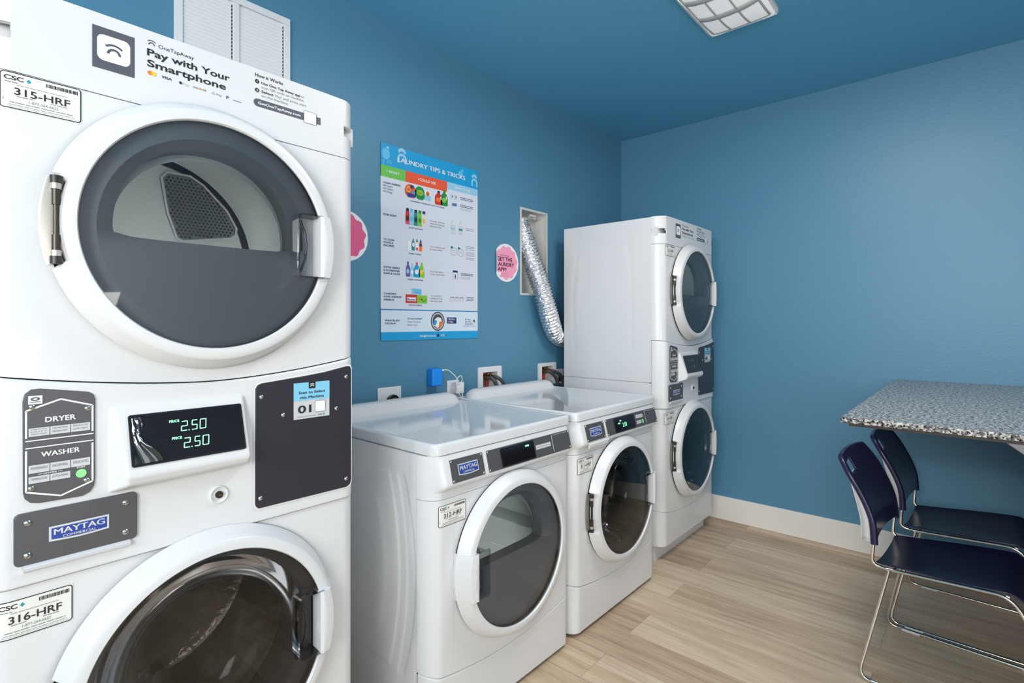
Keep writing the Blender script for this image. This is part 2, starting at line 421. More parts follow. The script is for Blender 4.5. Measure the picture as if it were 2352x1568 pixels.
# ------------------------------------------------------------------ machine parts (local: x out of the front, y across, z up)
HW = .352
def shoulder(u):
    a = abs(u)-.306
    if a <= 0: return 0.
    t = min(1, a/(HW-.306)); return -.066*(1-(1-t**1.9)**(1/1.9))
SH = [.306, .311, .317, .323, .329, .335, .340, .345, .349, .3512, .352]
def panel(name, zt, zb, parent, mat, hole=None, prot=None, slot=None, bevel=.0035, nz=1):
    us = [-u for u in SH[::-1]]+SH
    if hole: us += [hole[0]+hole[2]*math.cos(PI*k/56) for k in range(57)]
    else: us += [-.306+.612*k/28 for k in range(29)]
    us = sorted(set(round(u, 5) for u in us)); m = MB()
    P = lambda u, z: ((prot(u, z) if prot else 0)+shoulder(u), u, z)
    def ht(u):
        d = hole[2]**2-(u-hole[0])**2 if hole else -1
        return math.sqrt(d) if d > 1e-7 else (0 if hole and abs(d) <= 1e-5 else None)
    for u0, u1 in zip(us, us[1:]):
        um = (u0+u1)/2; zt0, zt1, zb0, zb1 = zt(u0), zt(u1), zb(u0), zb(u1)
        if hole and abs(um-hole[0]) < hole[2]:
            h0, h1 = ht(u0) or 0, ht(u1) or 0
            lo = [(u0, zb0), (u1, zb1), (u1, max(zb1, hole[1]-h1)), (u0, max(zb0, hole[1]-h0))]
            hi = [(u0, min(zt0, hole[1]+h0)), (u1, min(zt1, hole[1]+h1)), (u1, zt1), (u0, zt0)]
            for q in (lo, hi):
                r = []
                for p in q:
                    if not r or (abs(p[0]-r[-1][0])+abs(p[1]-r[-1][1])) > 1e-5: r.append(p)
                if len(r) > 2 and (abs(r[0][0]-r[-1][0])+abs(r[0][1]-r[-1][1])) < 1e-5: r.pop()
                if len(r) > 2: m.add([P(*p) for p in r], [tuple(range(len(r)))])
        else:
            segs = [(0., 1.)] if nz == 1 else [(k/nz, (k+1)/nz) for k in range(nz)]
            for a, c in segs:
                L = lambda z0, z1, t: z0+(z1-z0)*t
                pieces = [(L(zb0, zt0, a), L(zb1, zt1, a), L(zb0, zt0, c), L(zb1, zt1, c))]
                if slot and abs(um) > slot[0]: pieces = [(zb0, zb1, slot[1], slot[1]), (slot[2], slot[2], zt0, zt1)]
                for z00, z01, z10, z11 in pieces:
                    q = [(u0, z00), (u1, z01)]
                    if hole and a == 0:
                        if abs(u1-(hole[0]-hole[2])) < 1e-4: q.append((u1, hole[1]))
                        q.append((u1, z11)); q.append((u0, z10))
                        if abs(u0-(hole[0]+hole[2])) < 1e-4: q.append((u0, hole[1]))
                    else: q += [(u1, z11), (u0, z10)]
                    m.add([P(*p) for p in q], [tuple(range(len(q)))])
    # merge equal vertices
    idx = {}; nv = []; mp = []
    for p in m.v:
        k = tuple(round(c, 5) for c in p)
        if k not in idx: idx[k] = len(nv); nv.append(p)
        mp.append(idx[k])
    m.v = nv; m.f = [tuple(mp[i] for i in f) for f in m.f]
    return m.build(name, mat, parent, smooth=40, solid=.012, bevel=bevel)

SCREW = None
def screw_mesh():
    global SCREW
    if SCREW is None:
        m = MB(); m.lathe([(.0, .0026), (.0022, .0024), (.0042, .0014), (.0048, 0)], n=14, mi=0)
        m.box((.0024, -.0028, -.0004), (.0028, .0028, .0004), 1)
        o = m.build('screw', [M['steel'], M['darkmetal']], smooth=60); SCREW = o.data; bpy.data.objects.remove(o)
    return SCREW
def screws(pts, parent, x=0, scale=1, tilt=0):
    for p in pts:
        o = bpy.data.objects.new('screw', screw_mesh()); C.objects.link(o); o.parent = parent
        o.location = (x if len(p) == 2 else p[2], p[0], p[1]); o.scale = (scale,)*3; o.rotation_euler = (random.uniform(0, 3), tilt, 0) if not tilt else (0, tilt, 0)

def otw_mark(s, u, v, r, mat, w):
    # the pay service mark: an arch under a wider arc
    s.arc(u, v, r*.42, r*.66, 0, PI, mat, w, 14)
    s.arc(u, v-r*.05, r*.98, r*1.2, PI*.26, PI*.74, mat, w, 12)

def csc_label(parent, u0, u1, v0, v1, number, name='service_label'):
    W, Hh = u1-u0, v1-v0
    s = Sheet(lambda u, v, w: (shoulder(u)+.0009+w, u, v))
    g = lambda a: u0+W*a
    hgt = lambda a: v0+Hh*a
    s.rect(u0, v0, u1, v1, 'paper', 0, 16)
    s.outline(s.rr(u0+.0005, v0+.0005, u1-.0005, v1-.0005, .005), .0016, 'ink', .0003, sub=.006)
    o = s.build(name, parent)
    o['label'] = 'white paper service label printed %s' % number
    t = Sheet(s.mp)
    t.text('CSC', g(.05), hgt(.78), Hh*.12, 'ink', .0006, width=W*.23, bold=.03)
    cu, cv = g(.34), hgt(.83); t.poly([(cu-W*.03, cv), (cu, cv-Hh*.055), (cu+W*.03, cv), (cu, cv+Hh*.06)], 'teal', .0006)
    t.greek(g(.06), g(.22), hgt(.70), Hh*.035, 'softink', .0006, 1)
    x = g(.55); r = random.Random(5)
    while x < g(.95):
        bw = r.choice([.5, .8, 1.4, 2.])*W*.008; t.rect(x, hgt(.80), min(x+bw, g(.95)), hgt(.90), 'ink', .0006); x += bw+r.choice([.6, 1.])*W*.008
    t.greek(g(.2), g(.82), hgt(.655), Hh*.022, 'softink', .0006, 8)
    t.text(number, g(.17), hgt(.40), Hh*.20, 'ink', .0006, width=W*.68, bold=.012)
    t.greek(g(.2), g(.4), hgt(.345), Hh*.03, 'softink', .0006, 2); t.greek(g(.6), g(.82), hgt(.345), Hh*.03, 'softink', .0006, 2)
    t.text('1-877-264-6622', g(.34), hgt(.235), Hh*.075, 'softink', .0006, width=W*.36)
    t.greek(g(.12), g(.9), hgt(.165), Hh*.03, 'softink', .0006, 7)
    t.greek(g(.1), g(.92), hgt(.105), Hh*.02, 'softink', .0006, 10); t.greek(g(.08), g(.94), hgt(.06), Hh*.02, 'lightink', .0006, 11)
    t.rect(g(.035), hgt(.2), g(.05), hgt(.3), 'lightink', .0006)
    t.build('lettering', o)
    return o

def maytag_badge(parent, u0, u1, v0, v1, mp):
    s = Sheet(mp); W, Hh = u1-u0, v1-v0
    out = [(u0, v0), (u0+W*.5, v0-Hh*.10), (u1, v0), (u1, v1), (u0, v1)]
    o_ = [(u0, v0+Hh*.02), (u0+W*.3, v0-Hh*.05), (u0+W*.5, v0-Hh*.07), (u0+W*.7, v0-Hh*.05), (u1, v0+Hh*.02), (u1, v1), (u0, v1)]
    s.poly(o_, 'badge', .0012)
    i = .0032
    s.poly([(u0+i, v0+i+Hh*.02), (u0+W*.3, v0+i-Hh*.05), (u0+W*.5, v0+i-Hh*.07), (u0+W*.7, v0+i-Hh*.05), (u1-i, v0+i+Hh*.02), (u1-i, v1-i), (u0+i, v1-i)], 'maytag', .0018)
    s.text('MAYTAG', u0+W*.08, v0+Hh*.42, Hh*.40, 'badge', .0024, width=W*.84, bold=.035)
    s.text('COMMERCIAL', u0+W*.22, v0+Hh*.13, Hh*.19, 'badge', .0024, width=W*.56, bold=.01)
    return s.build('maker_badge', parent)

def plate(name, outline, parent, mat, mp, t=.004, bevel=.0012):
    m = MB(); n = len(outline)
    m.add([mp(u, v, t) for u, v in outline]+[mp(u, v, 0) for u, v in outline], [tuple(range(n))]+[(n+i, n+(i+1) % n, (i+1) % n, i) for i in range(n)])
    return m.build(name, mat, parent, smooth=0, bevel=bevel)

def door(parent, cz, hand, dryer, name='door'):
    """hand = +1 grip on the right, hinge on the left; -1 the reverse"""
    d = MB(); ha = 0.285
    prof = [(.226, .038), (.2262, .0450), (.2285, .0480), (.238, .0478), (.2475, .0462), (.2505, .0440), (.262, .0200), (.2680, .0105), (.2685, .008), (.2655, .004), (.262, -.010)]
    mis = [0]*8+[1, 1]  # underside of the ring coloured dark, standing in for the shadowed gap
    def pf(a):
        h = abs(math.atan2(math.sin(a-(PI if hand > 0 else 0)), math.cos(a-(PI if hand > 0 else 0))))
        if h < ha: return [(min(r, .2475), w if r <= .2475 else min(w, .0425-.05*(i-5)/5)) for i, (r, w) in enumerate(prof)]
        return prof
    d.lathe(prof, (0, cz), 180, pf=pf, mis=mis)
    root = d.build(name, [M['plastic'], M['gap']], parent, smooth=45)
    # glass, left open where the grip pocket sits
    pu0, pu1, pz = .160, .216, .073
    g = MB(); n, k = 144, 44; R = .2262
    pt = lambda i, j: (.0525-.0105*(j/k)**2, R*j/k*math.cos(2*PI*i/n), cz+R*j/k*math.sin(2*PI*i/n))
    vs = [pt(i, j) for i in range(n) for j in range(k+1)]; fs = []
    for i in range(n):
        for j in range(k):
            q = (i*(k+1)+j, i*(k+1)+j+1, ((i+1) % n)*(k+1)+j+1, ((i+1) % n)*(k+1)+j)
            cy = sum(vs[a][1] for a in q)/4*hand; cc = sum(vs[a][2] for a in q)/4-cz
            if pu0+.003 < cy < pu1+.03 and abs(cc) < pz-.003: continue
            fs.append(q)
    g.add(vs, fs); gl = g.build('door_glass', M['glass_d' if dryer else 'glass_w'], root, smooth=60)
    gl['label'] = 'dark tinted round door glass'
    # pocket behind the grip
    s = Sheet(); o_ = s.rr(pu0, -pz, pu1+.012, pz, .010); pk = MB(); nn = len(o_)
    lv = [(.0545, 0.), (.0545, .0035), (.046, .0045), (.014, .006)]
    rows = []
    for (w, ins) in lv:
        cu = (pu0+pu1+.012)/2; hu = (pu1+.012-pu0)/2
        rows.append([(w, hand*(cu+(u-cu)*(1-ins/hu)), cz+v*(1-ins/pz)) for u, v in o_])
    for r0, r1 in zip(rows, rows[1:]):
        pk.add(r0+r1, [(i, (i+1) % nn, nn+(i+1) % nn, nn+i) if hand > 0 else (nn+i, nn+(i+1) % nn, (i+1) % nn, i) for i in range(nn)], 0)
    pk.add(rows[-1], [tuple(range(nn))], 0)
    if hand > 0: pk.tube([(.030, .176, cz-.060), (.034, .186, cz-.03), (.035, .189, cz), (.034, .186, cz+.03), (.030, .176, cz+.060)], .003, 8, 0)
    pk.build('grip_pocket', M['clear'], root, smooth=50)['label'] = 'smoky clear finger pocket'
    # grip
    gm = MB(); rows = []; N = 16
    for i in range(N+1):
        z = -.070+.140*i/N
        c2 = lambda r: math.sqrt(r*r-z*z)
        rows.append([(.018, hand*.214, cz+z), (.058, hand*.212, cz+z), (.0615, hand*.217, cz+z), (.0615, hand*(c2(.238)-.010), cz+z), (.056, hand*c2(.2475), cz+z), (.030, hand*c2(.2605), cz+z), (.010, hand*c2(.2700), cz+z), (-.002, hand*c2(.2660), cz+z)])
    gm.grid(rows, flip=hand > 0)
    for row, fl in ((rows[0], False), (rows[-1], True)):
        q = tuple(range(len(row))); gm.add(row, [q if fl == (hand > 0) else q[::-1]])
    gm.build('grip', M['plastic'], root, smooth=50, bevel=.0025)
    # hinge
    h = MB(); hc = PI if hand > 0 else 0
    h.lathe([(.2485, .003), (.269, .003), (.2725, .0015)], (0, cz), 24, a0=hc-ha, a1=hc+ha, mi=0)
    x, y = .019, -hand*.2515
    for (z0, z1, r, mi) in ((-.074, .074, .0042, 1), (.026, .058, .0062, 1), (-.058, -.026, .0062, 1), (.052, .064, .0078, 0), (-.064, -.052, .0078, 0), (.062, .075, .0085, 2), (-.075, -.062, .0085, 2)):
        h.tube([(x, y, cz+z0), (x, y, cz+z1)], r, 14, mi)
    h.build('hinge', [M['hinge'], M['darkmetal'], M['black']], root, smooth=45)['label'] = 'bare metal hinge pin'
    # what lies behind the glass
    li = MB()
    if dryer:
        N = 120; Dp = []; Cp = []; Mp = []
        for i in range(N):
            a = 2*PI*i/N; ca, sa = math.cos(a), math.sin(a)
            if sa >= 0: e = 2.15; rr = ((abs(ca)/.168)**e+(abs(sa)/.176)**e)**(-1/e)
            else: e = 5.; rr = ((abs(ca)/.168)**e+(abs(sa)/.016)**e)**(-1/e)
            oy, oz = rr*ca, rr*sa; Dp.append((oy, cz+.002+oz))
            # circle points on the same ray from (0, .002)
            bq = .002*sa; R1 = -bq+math.sqrt(bq*bq-.002**2+.234**2); Cp.append((R1*ca, cz+.002+R1*sa))
            R2 = -bq+math.sqrt(bq*bq-.002**2+.196**2); R2 = max(R2, rr+.004); Mp.append((R2*ca, cz+.002+R2*sa))
        rings = [[(.020, *p) for p in Cp], [(.018, *p) for p in Mp], [(-.004, *p) for p in Dp], [(-.05, *p) for p in Dp]]
        for r0, r1 in zip(rings, rings[1:]):
            li.add(r0+r1, [(N+i, N+(i+1) % N, (i+1) % N, i) for i in range(N)])
        lo = li.build('door_liner', M['liner'], root, smooth=30); lo['label'] = 'dark inner door with a D shaped window'
    else:
        li.lathe([(.234, .012), (.205, .006), (.193, -.02), (.188, -.085), (.196, -.095), (.205, -.085), (.26, -.085)], (0, cz), 96)
        li.build('gasket', M['gasket'], root, smooth=50)
        bo = MB(); bo.lathe([(.205, .004), (.186, -.03), (.165, -.075), (.09, -.10), (0.001, -.105)], (0, cz), 72)
        bo.build('glass_bowl', M['bowl'], root, smooth=60)
    return root

def dryer_drum(parent, cz, x0=-.05, x1=-.50, R=.288):
    m = MB()
    m.lathe([(.165, x0+.012), (.185, x0), (R, x0-.01), (R, x1+.012), (R-.004, x1+.006)], (0, cz), 96, mi=0)
    m.lathe([(R-.004, x1+.006), (R-.010, x1-.004), (R-.020, x1-.004)], (0, cz), 96, mi=1)
    m.lathe([(R-.020, x1-.004), (R-.024, x1+.002), (.001, x1+.004)], (0, cz), 96, mi=0)
    o = m.build('drum', [M['drum'], M['gap']], parent, smooth=40); o['label'] = 'pale gray tumbling drum'
    # perforated outlet plate on the back wall
    s = Sheet(lambda u, v, w: (x1+.006+w, u, cz+v))
    pl = [(.040, .225), (.055, .245), (.115, .245), (.150, .225), (.215, .160), (.243, .110), (.240, .088), (.225, .075), (.095, .052), (.078, .060), (.055, .130)][::-1]
    s.poly(pl, 'grille', .002); s.outline(pl, .006, 'badge', .006)
    def inside(u, v):
        c = False; n = len(pl)
        for i in range(n):
            a, b_ = pl[i], pl[i-1]
            if (a[1] > v) != (b_[1] > v) and u < (b_[0]-a[0])*(v-a[1])/(b_[1]-a[1])+a[0]: c = not c
        return c
    k = 0; v = .05
    while v < .25:
        u = .03+(.0052 if k % 2 else 0)
        while u < .25:
            if all(inside(u+a, v+c) for a, c in ((.011, 0), (-.011, 0), (0, .011), (0, -.011))): s.ell(u, v, .0036, .0036, 'gap', .003, 8)
            u += .0104
        v += .009; k += 1
    s.build('outlet_grille', o)['label'] = 'perforated metal plate on the drum back'
    lp = bpy.data.lights.new('drum_fill', 'AREA'); lp.shape = 'RECTANGLE'; lp.size = .20; lp.size_y = .02; lp.energy = .55; lp.color = (1, .98, .93); lp.spread = math.radians(140)  # added fill light to brighten the drum behind the window, not a machine part
    lo = bpy.data.objects.new('drum_fill', lp); C.objects.link(lo); lo.parent = parent; lo.location = (x0-.012, 0, cz-.045); lo.rotation_euler = Vector((-1, 0, -.28)).to_track_quat('-Z', 'Y').to_euler()
    for a in (-.10, 2.0, 4.1):
        f = MB(); rows = []
        for (x, hgt) in ((x0-.03, .02), (x0-.07, .055), (x1+.10, .055), (x1+.03, .02)):
            rr = []
            for (t, dr) in ((-.085, 0), (-.035, hgt*.8), (0, hgt), (.035, hgt*.8), (.085, 0)):
                r = R-.001-dr; rr.append((x, r*math.cos(a+t), cz+r*math.sin(a+t)))
            rows.append(rr)
        f.grid(rows); f.build('baffle', M['drum'], o, smooth=50)
    return o
def washer_drum(parent, cz):
    m = MB(); m.lathe([(.19, -.092), (.25, -.10), (.255, -.12), (.255, -.46), (.24, -.47), (.10, -.455), (.001, -.45)], (0, cz), 96)
    o = m.build('drum', M['drumsteel'], parent, smooth=40); o['label'] = 'stainless steel washing drum'
    for a in (.6, 2.7, 4.8):
        f = MB(); rows = []
        for (x, hgt) in ((-.13, .01), (-.18, .05), (-.40, .05), (-.45, .01)):
            rows.append([(x, (.254-dr)*math.cos(a+t), cz+(.254-dr)*math.sin(a+t)) for (t, dr) in ((-.13, 0), (-.04, hgt*.9), (.04, hgt*.9), (.13, 0))])
        f.grid(rows); f.build('baffle', M['drumsteel'], o, smooth=50)
    return o

def side_panel(m, x0, x1, z0, z1, y, sgn, emb, mi=0, nx=110, nzz=130):
    rows = []
    for i in range(nx+1):
        x = x0+(x1-x0)*i/nx
        rows.append([(x, y-sgn*emb(x, z0+(z1-z0)*j/nzz), z0+(z1-z0)*j/nzz) for j in range(nzz+1)])
    m.grid(rows, mi, flip=sgn > 0)

# ------------------------------------------------------------------ stacked washer and dryer
def stack(loc, label, lab_up, lab_low, number, group, prices):
    t = empty('stacked_washer_dryer', loc, label, 'washer dryer', group)
    dz, wz = 1.410, .541
    # cabinet: sides, back and top round the drums
    c = MB(); bx = -.618
    emb0 = lambda x, z: 0.
    def emb(x, z):
        q = (x+.34)/.30; cz_ = (z-1.36)/.46
        r = .0
        for k, (a, w) in enumerate(((-.215, .03), (.165, .03))):
            xe = -.34+a*(1-.18*((z-1.30)/.4)**2); fade = sstep(1.03, 1.10, z)*sstep(1.72, 1.66, z) if False else max(0, min(1, (z-1.03)/.07))*max(0, min(1, (1.72-z)/.06))
            r += -.0012*math.exp(-((x-xe)/.014)**2)*fade
        return r
    for sg in (-1, 1):
        side_panel(c, bx, -.064, .930, 1.788, sg*HW, -sg, emb if sg < 0 else emb0, 0, 90, 70)
        side_panel(c, bx, -.064, .085, .926, sg*HW, -sg, emb0, 0, 2, 2)
        y0 = sg*(HW-.006)
        c.box((bx+.001, min(y0, y0-sg*.004), .09), (-.066, max(y0, y0-sg*.004), 1.784))
    c.box((bx, -HW+.001, .086), (bx+.006, HW-.001, 1.787)); c.box((bx, -HW+.0005, 1.784), (-.062, HW-.0005, 1.791)); c.box((bx, -HW+.001, .081), (-.067, HW-.001, .10))
    c.box((-.075, -HW+.006, .925), (-.068, HW-.006, .931), 0)
    c.build('cabinet', M['enamel'], t, smooth=40)
    f = MB()
    f.box((-.064, -.350, 1.694), (-.030, .350, 1.740))
    # front panels
    pan = panel('top_panel', lambda u: 1.797-.004*(abs(u)/HW)**6, lambda u: 1.6507, t, M['enamel'], slot=(.305, 1.704, 1.730))
    f.build('slot_back', M['enamel'], pan, smooth=0)
    arch = lambda u: 1.113+.034*(min(abs(u), .352)/.33)**1.7
    panel('dryer_front', lambda u: 1.6493, lambda u: arch(u)+.0012, t, M['enamel'], hole=(0, dz, .2625))
    seam = lambda u: .226+.036*(abs(u)/.33)**2
    panel('washer_front', lambda u: .7935, lambda u: seam(u)+.0008, t, M['enamel'], hole=(0, wz, .2625))
    panel('kick_panel', lambda u: seam(u)-.0008, lambda u: .082, t, M['enamel'])
    k = MB(); k.box((-.60, -HW+.012, 0), (-.052, HW-.035, .086)); k.build('plinth', M['enamel'], t, smooth=0, bevel=.002)
    cp = panel('control_panel', lambda u: arch(u)-.0005, lambda u: .7948, t, M['plastic'], prot=lambda u, z: .007*(1-sstep(.322, .344, abs(u))), bevel=.005)
    X = .007
    # dryer and washer key plate
    pm = lambda u, v, w: (X+w, u, v)
    o_ = [(-.292, .952), (-.290, .942), (-.283, .934), (-.272, .931), (-.215, .929), (-.204, .934), (-.198, .944), (-.1965, .956), (-.1965, 1.098), (-.199, 1.107), (-.206, 1.112), (-.216, 1.114), (-.270, 1.1235), (-.282, 1.123), (-.290, 1.116), (-.2925, 1.104)]
    kp = plate('key_plate', o_, t, M['grayplate'], pm, .004, .0015)
    s = Sheet(lambda u, v, w: (X+.0042+w, u, v))
    T = .0028
    def pl(pts, th=T):
        for a, c_ in zip(pts, pts[1:]): s.line(a, c_, th, 'white_ink', .0006)
    pl([(-.2885, 1.042), (-.2885, 1.088), (-.244, 1.1035), (-.2005, 1.088), (-.2005, 1.042)]); pl([(-.2895, 1.0375), (-.199, 1.0375)], .0018)
    pl([(-.2895, 1.0255), (-.199, 1.0255)], .0018); pl([(-.2885, 1.0215), (-.2885, .953), (-.244, .9375), (-.2005, .953), (-.2005, 1.0215)])
    s.rect(-.286, 1.0985, -.268, 1.1125, 'badge', .0006)
    s.ell(-.277, 1.107, .006, .003, 'grayplate', .001); s.ell(-.277, 1.107, .003, .0013, 'badge', .0012); s.rect(-.284, 1.1015, -.270, 1.1025, 'grayplate', .001)
    s.text('DRYER', -.244, 1.0665, .0088, 'white_ink', .0006, width=.041, al='C', bold=.04)
    s.text('WASHER', -.244, 1.0085, .0088, 'white_ink', .0006, width=.051, al='C', bold=.04)
    def btn(u0, v0, u1, v1, words):
        s.rect(u0, v0, u1, v1, 'button', .0012)
        for i, wd in enumerate(words):
            hh = (v1-v0)/(len(words)*1.9+.9); s.text(wd, (u0+u1)/2, v1-hh*(1.6+1.85*i), hh, 'softink', .0016, width=(u1-u0)*.78, al='C')
    for i, wd in enumerate((('HEAVY', 'DUTY', 'HIGH HEAT'), ('NORMAL', 'MEDIUM HEAT'), ('DELICATES', 'LOW HEAT'))):
        btn(-.2855+.0275*i, 1.0445, -.2855+.0275*i+.0265, 1.0585, wd)
    for i, wd in enumerate((('POWERWASH',), ('NORMAL',), ('DELICATES',))):
        btn(-.2855+.0275*i, .983, -.2855+.0275*i+.0265, .9965, wd)
    for i, wd in enumerate((('TEMPERATURE',), ('EXTRA RINSE',))): btn(-.2855+.0275*i, .966, -.2855+.0275*i+.0265, .9775, wd)
    s.text('OPTIONS', -.258, .9788, .0028, 'white_ink', .0006, width=.017, al='C', bold=.02)
    s.line((-.274, .9802), (-.268, .9802), .0008, 'white_ink', .0006); s.line((-.248, .9802), (-.242, .9802), .0008, 'white_ink', .0006)
    s.text('START', -.2165, .9795, .003, 'white_ink', .0006, width=.012, al='C', bold=.03)
    s.ell(-.2165, .970, .0075, .0075, 'green' if prices else 'softink', .0016)
    lt = s.build('key_print', kp); lt['label'] = 'white key lettering with pale keys' + (' and green start key' if prices else '')
    screws([(-.281, 1.094), (-.2075, 1.083), (-.282, .958), (-.209, .956)], kp, X+.0042)
    # display in its wedge shaped housing
    hm = MB()
    q0 = [(-.172, 1.080), (.056, 1.080), (.060, 1.077), (.0635, .950), (.056, .930), (-.164, .930), (-.1755, .945), (-.175, 1.077)]
    A = [(X-.002, -.178, 1.083), (X-.002, .062, 1.083), (X-.002, .066, .928), (X-.002, -.178, .922)]
    Bq = [(X+.006, -.172, 1.076), (X+.006, .058, 1.076), (X+.043, .060, .955), (X+.043, -.158, .955)]
    Cq = [(X+.036, .058, .941), (X+.034, -.155, .937)]
    hm.add(A+Bq+Cq, [(4, 7, 6, 5), (0, 4, 5, 1), (1, 5, 6, 8, 2), (0, 3, 9, 7, 4), (7, 9, 8, 6), (9, 3, 2, 8)])
    hs = hm.build('display_housing', M['plastic'], t, smooth=0, bevel=.006, seg=4)
    import mathutils
    def wedge(u, v, w):
        # v measured along the tilted face, 0 at the top edge
        a = Vector((X+.006, 0, 1.076)); bq = Vector((X+.043, 0, .955)); d = (bq-a).normalized(); n = Vector((-d.z, 0, d.x))
        p = a-d*v+n*w; return (p.x, u, p.z)
    o2 = Sheet().rr(-.150, -.110, .050, -.014, .004)
    dp = MB(); n = len(o2)
    inn = Sheet().rr(-.146, -.106, .046, -.018, .003)
    dp.add([wedge(u, v, .003) for u, v in o2]+[wedge(u, v, .003) for u, v in inn]+[wedge(u, v, -.002) for u, v in o2], [(i, (i+1) % n, n+(i+1) % n, n+i) for i in range(n)]+[(2*n+i, 2*n+(i+1) % n, (i+1) % n, i) for i in range(n)], 1)
    dp.add([wedge(u, v, .0022) for u, v in inn], [tuple(range(n))], 0)
    dsp = dp.build('display', [M['display'], M['displayrim']], hs, smooth=0); dsp['label'] = 'black glass price display'
    if prices:   # protective film lifting along the left end of the display
        fm = MB(); rows = []
        for i in range(19):
            v = -.1055+.086*i/18; q = (i/18); wd = .012+.030*(1-q)**2.2+.004*math.sin(q*9)
            rows.append([wedge(-.1455+wd*k/8, v, .0034+.010*(k/8)**2.5*(.5+.5*math.sin(q*5+1))+.0012*math.sin(k*1.7+q*6)) for k in range(9)])
        fm.grid(rows, flip=True); fm.build('display_film', M['film'], hs, smooth=60)['label'] = 'clear film peeling off the display'
    # green digits
    s = Sheet(wedge); SEG = {'2': 'abged', '5': 'afgcd', '0': 'abcdef'}
    def digit(ch, u, v, w_, h_):
        th = .0016; sk = lambda x, y: (u+x*w_+y*h_*.12, v+y*h_)
        pts = {'a': ((0, 1), (1, 1)), 'b': ((1, 1), (1, .5)), 'c': ((1, .5), (1, 0)), 'd': ((0, 0), (1, 0)), 'e': ((0, 0), (0, .5)), 'f': ((0, .5), (0, 1)), 'g': ((0, .5), (1, .5))}
        for k in SEG[ch]: s.line(sk(*pts[k][0]), sk(*pts[k][1]), th, 'led', .0030)
    for (u, v) in ((-.066, -.055), (-.064, -.088)):
        s = Sheet(wedge)
        if not prices:
            s.text('250', u+.016, v+.004, .013, 'softink', .003, width=.03, al='C'); s.rect(u-.026, v+.010, u-.012, v+.014, 'softink', .003); s.build('price_digits', hs)['label'] = 'dim price digits'; continue
        digit('2', u, v, .010, .018); s.rect(u+.0125, v-.001, u+.0145, v+.001, 'led', .003); digit('5', u+.0185, v, .009, .018); digit('0', u+.033, v, .0105, .018)
        s.text('PRICE', u-.002, v+.018, .005, 'led', .003, width=.017, al='R', bold=.03)
        s.build('price_digits', hs)['label'] = 'glowing green price digits'
    # key lock
    l = MB(); l.lathe([(.0, .0095), (.006, .009), (.0075, .006), (.0075, .003)], (.010, .877), 24, mi=1, x0=X)
    l.lathe([(.0075, .003), (.0125, .003), (.0165, .006), (.0185, .003), (.019, -.001)], (.010, .877), 32, mi=0, x0=X)
    l.box((X+.0095, .0075, .8765), (X+.0105, .0125, .8785), 2)
    l.build('key_lock', [M['plastic'], M['darkmetal'], M['brass']], cp, smooth=50)
    # meter case cover with the pay sticker
    o3 = [(.086, .832), (.092, .826), (.308, .824), (.318, .830), (.3205, .840), (.3205, 1.118), (.317, 1.126), (.308, 1.1265), (.25, 1.116), (.19, 1.109), (.100, 1.101), (.090, 1.097), (.0845, 1.088), (.084, .84)]
    mc = plate('meter_cover', o3, t, M['blackplate'], pm, .004, .0015)
    rim = Sheet(pm); rim.outline([(u+(.003 if u > .2 else -.003), v+(.003 if v > .97 else -.003)) for u, v in o3], .003, 'white_ink', .0015); rim.build('cover_rim', cp)
    screws([(.097, 1.071), (.306, 1.100), (.146, 1.025), (.279, 1.024), (.095, .848), (.306, .845)], mc, X+.0042, 1.1)
    s = Sheet(lambda u, v, w: (X+.0046+w, u, v)); u0, u1, v0, v1 = .170, .260, 1.010, 1.0945
    s.rect(u0, v0, u1, v1, 'button', 0); s.rect(u0, v0+.0425, u1, v1, 'sky', .0004)
    st = s.build('pay_sticker', mc); st['label'] = 'pale blue and white scan sticker numbered %s' % number
    s = Sheet(s.mp); cu = (u0+u1)/2
    s.rrect(cu-.0085, v1-.015, cu+.0085, v1+.0005, .002, 'ink', .0008); otw_mark(s, cu, v1-.0105, .0065, 'white_ink', .0012)
    s.text('Scan to Select', cu, v1-.026, .0062, 'ink', .0008, width=.066, al='C', bold=.025); s.text('this Machine', cu, v1-.0375, .0062, 'ink', .0008, width=.060, al='C', bold=.025)
    s.text(number, u0+.010, v0+.014, .018, 'ink', .0008, width=.033, bold=.03)
    s.rrect(u0+.052, v0+.012, u0+.079, v0+.039, .003, 'wpaper', .0008); s.outline(s.rr(u0+.052, v0+.012, u0+.079, v0+.039, .003), .0008, 'ink', .001)
    s.greek(u0+.008, u0+.055, v0+.0045, .0016, 'softink', .0008, 6); s.text('CSC', u0+.060, v0+.004, .003, 'ink', .0008, width=.011, bold=.03); s.ell(u0+.075, v0+.0055, .002, .002, 'teal', .0008)
    s.build('lettering', mc)
    # maker's plate over its dispenser pull
    pr = MB(); 
    o4 = Sheet().rr(-.3035, .832, -.1335, .9185, .008)
    mp_ = plate('maker_plate', o4, t, M['grayplate'], pm, .006, .0015)
    screws([(-.287, .902), (-.152, .902), (-.287, .848), (-.152, .848)], mp_, X+.0062, 1.15)
    maytag_badge(mp_, -.260, -.177, .8625, .888, lambda u, v, w: (X+.006+w, u, v))
    pu = MB()
    ol = [(X+.004, 0, .833), (X+.010, 0, .829), (X+.009, 0, .822), (X-.001, 0, .818)]
    for (ya, yb) in ((-.292, -.145),):
        pu.grid([[(x, y, z) for x, _, z in ol] for y in (ya, yb)], 0); pu.add([(x, ya, z) for x, _, z in ol], [(0, 1, 2, 3)]); pu.add([(x, yb, z) for x, _, z in ol], [(3, 2, 1, 0)])
    pu.build('drawer_pull', M['badge'], cp, smooth=0, bevel=.0015)
    # header print
    s = Sheet(lambda u, v, w: (.0006+w, u, v))
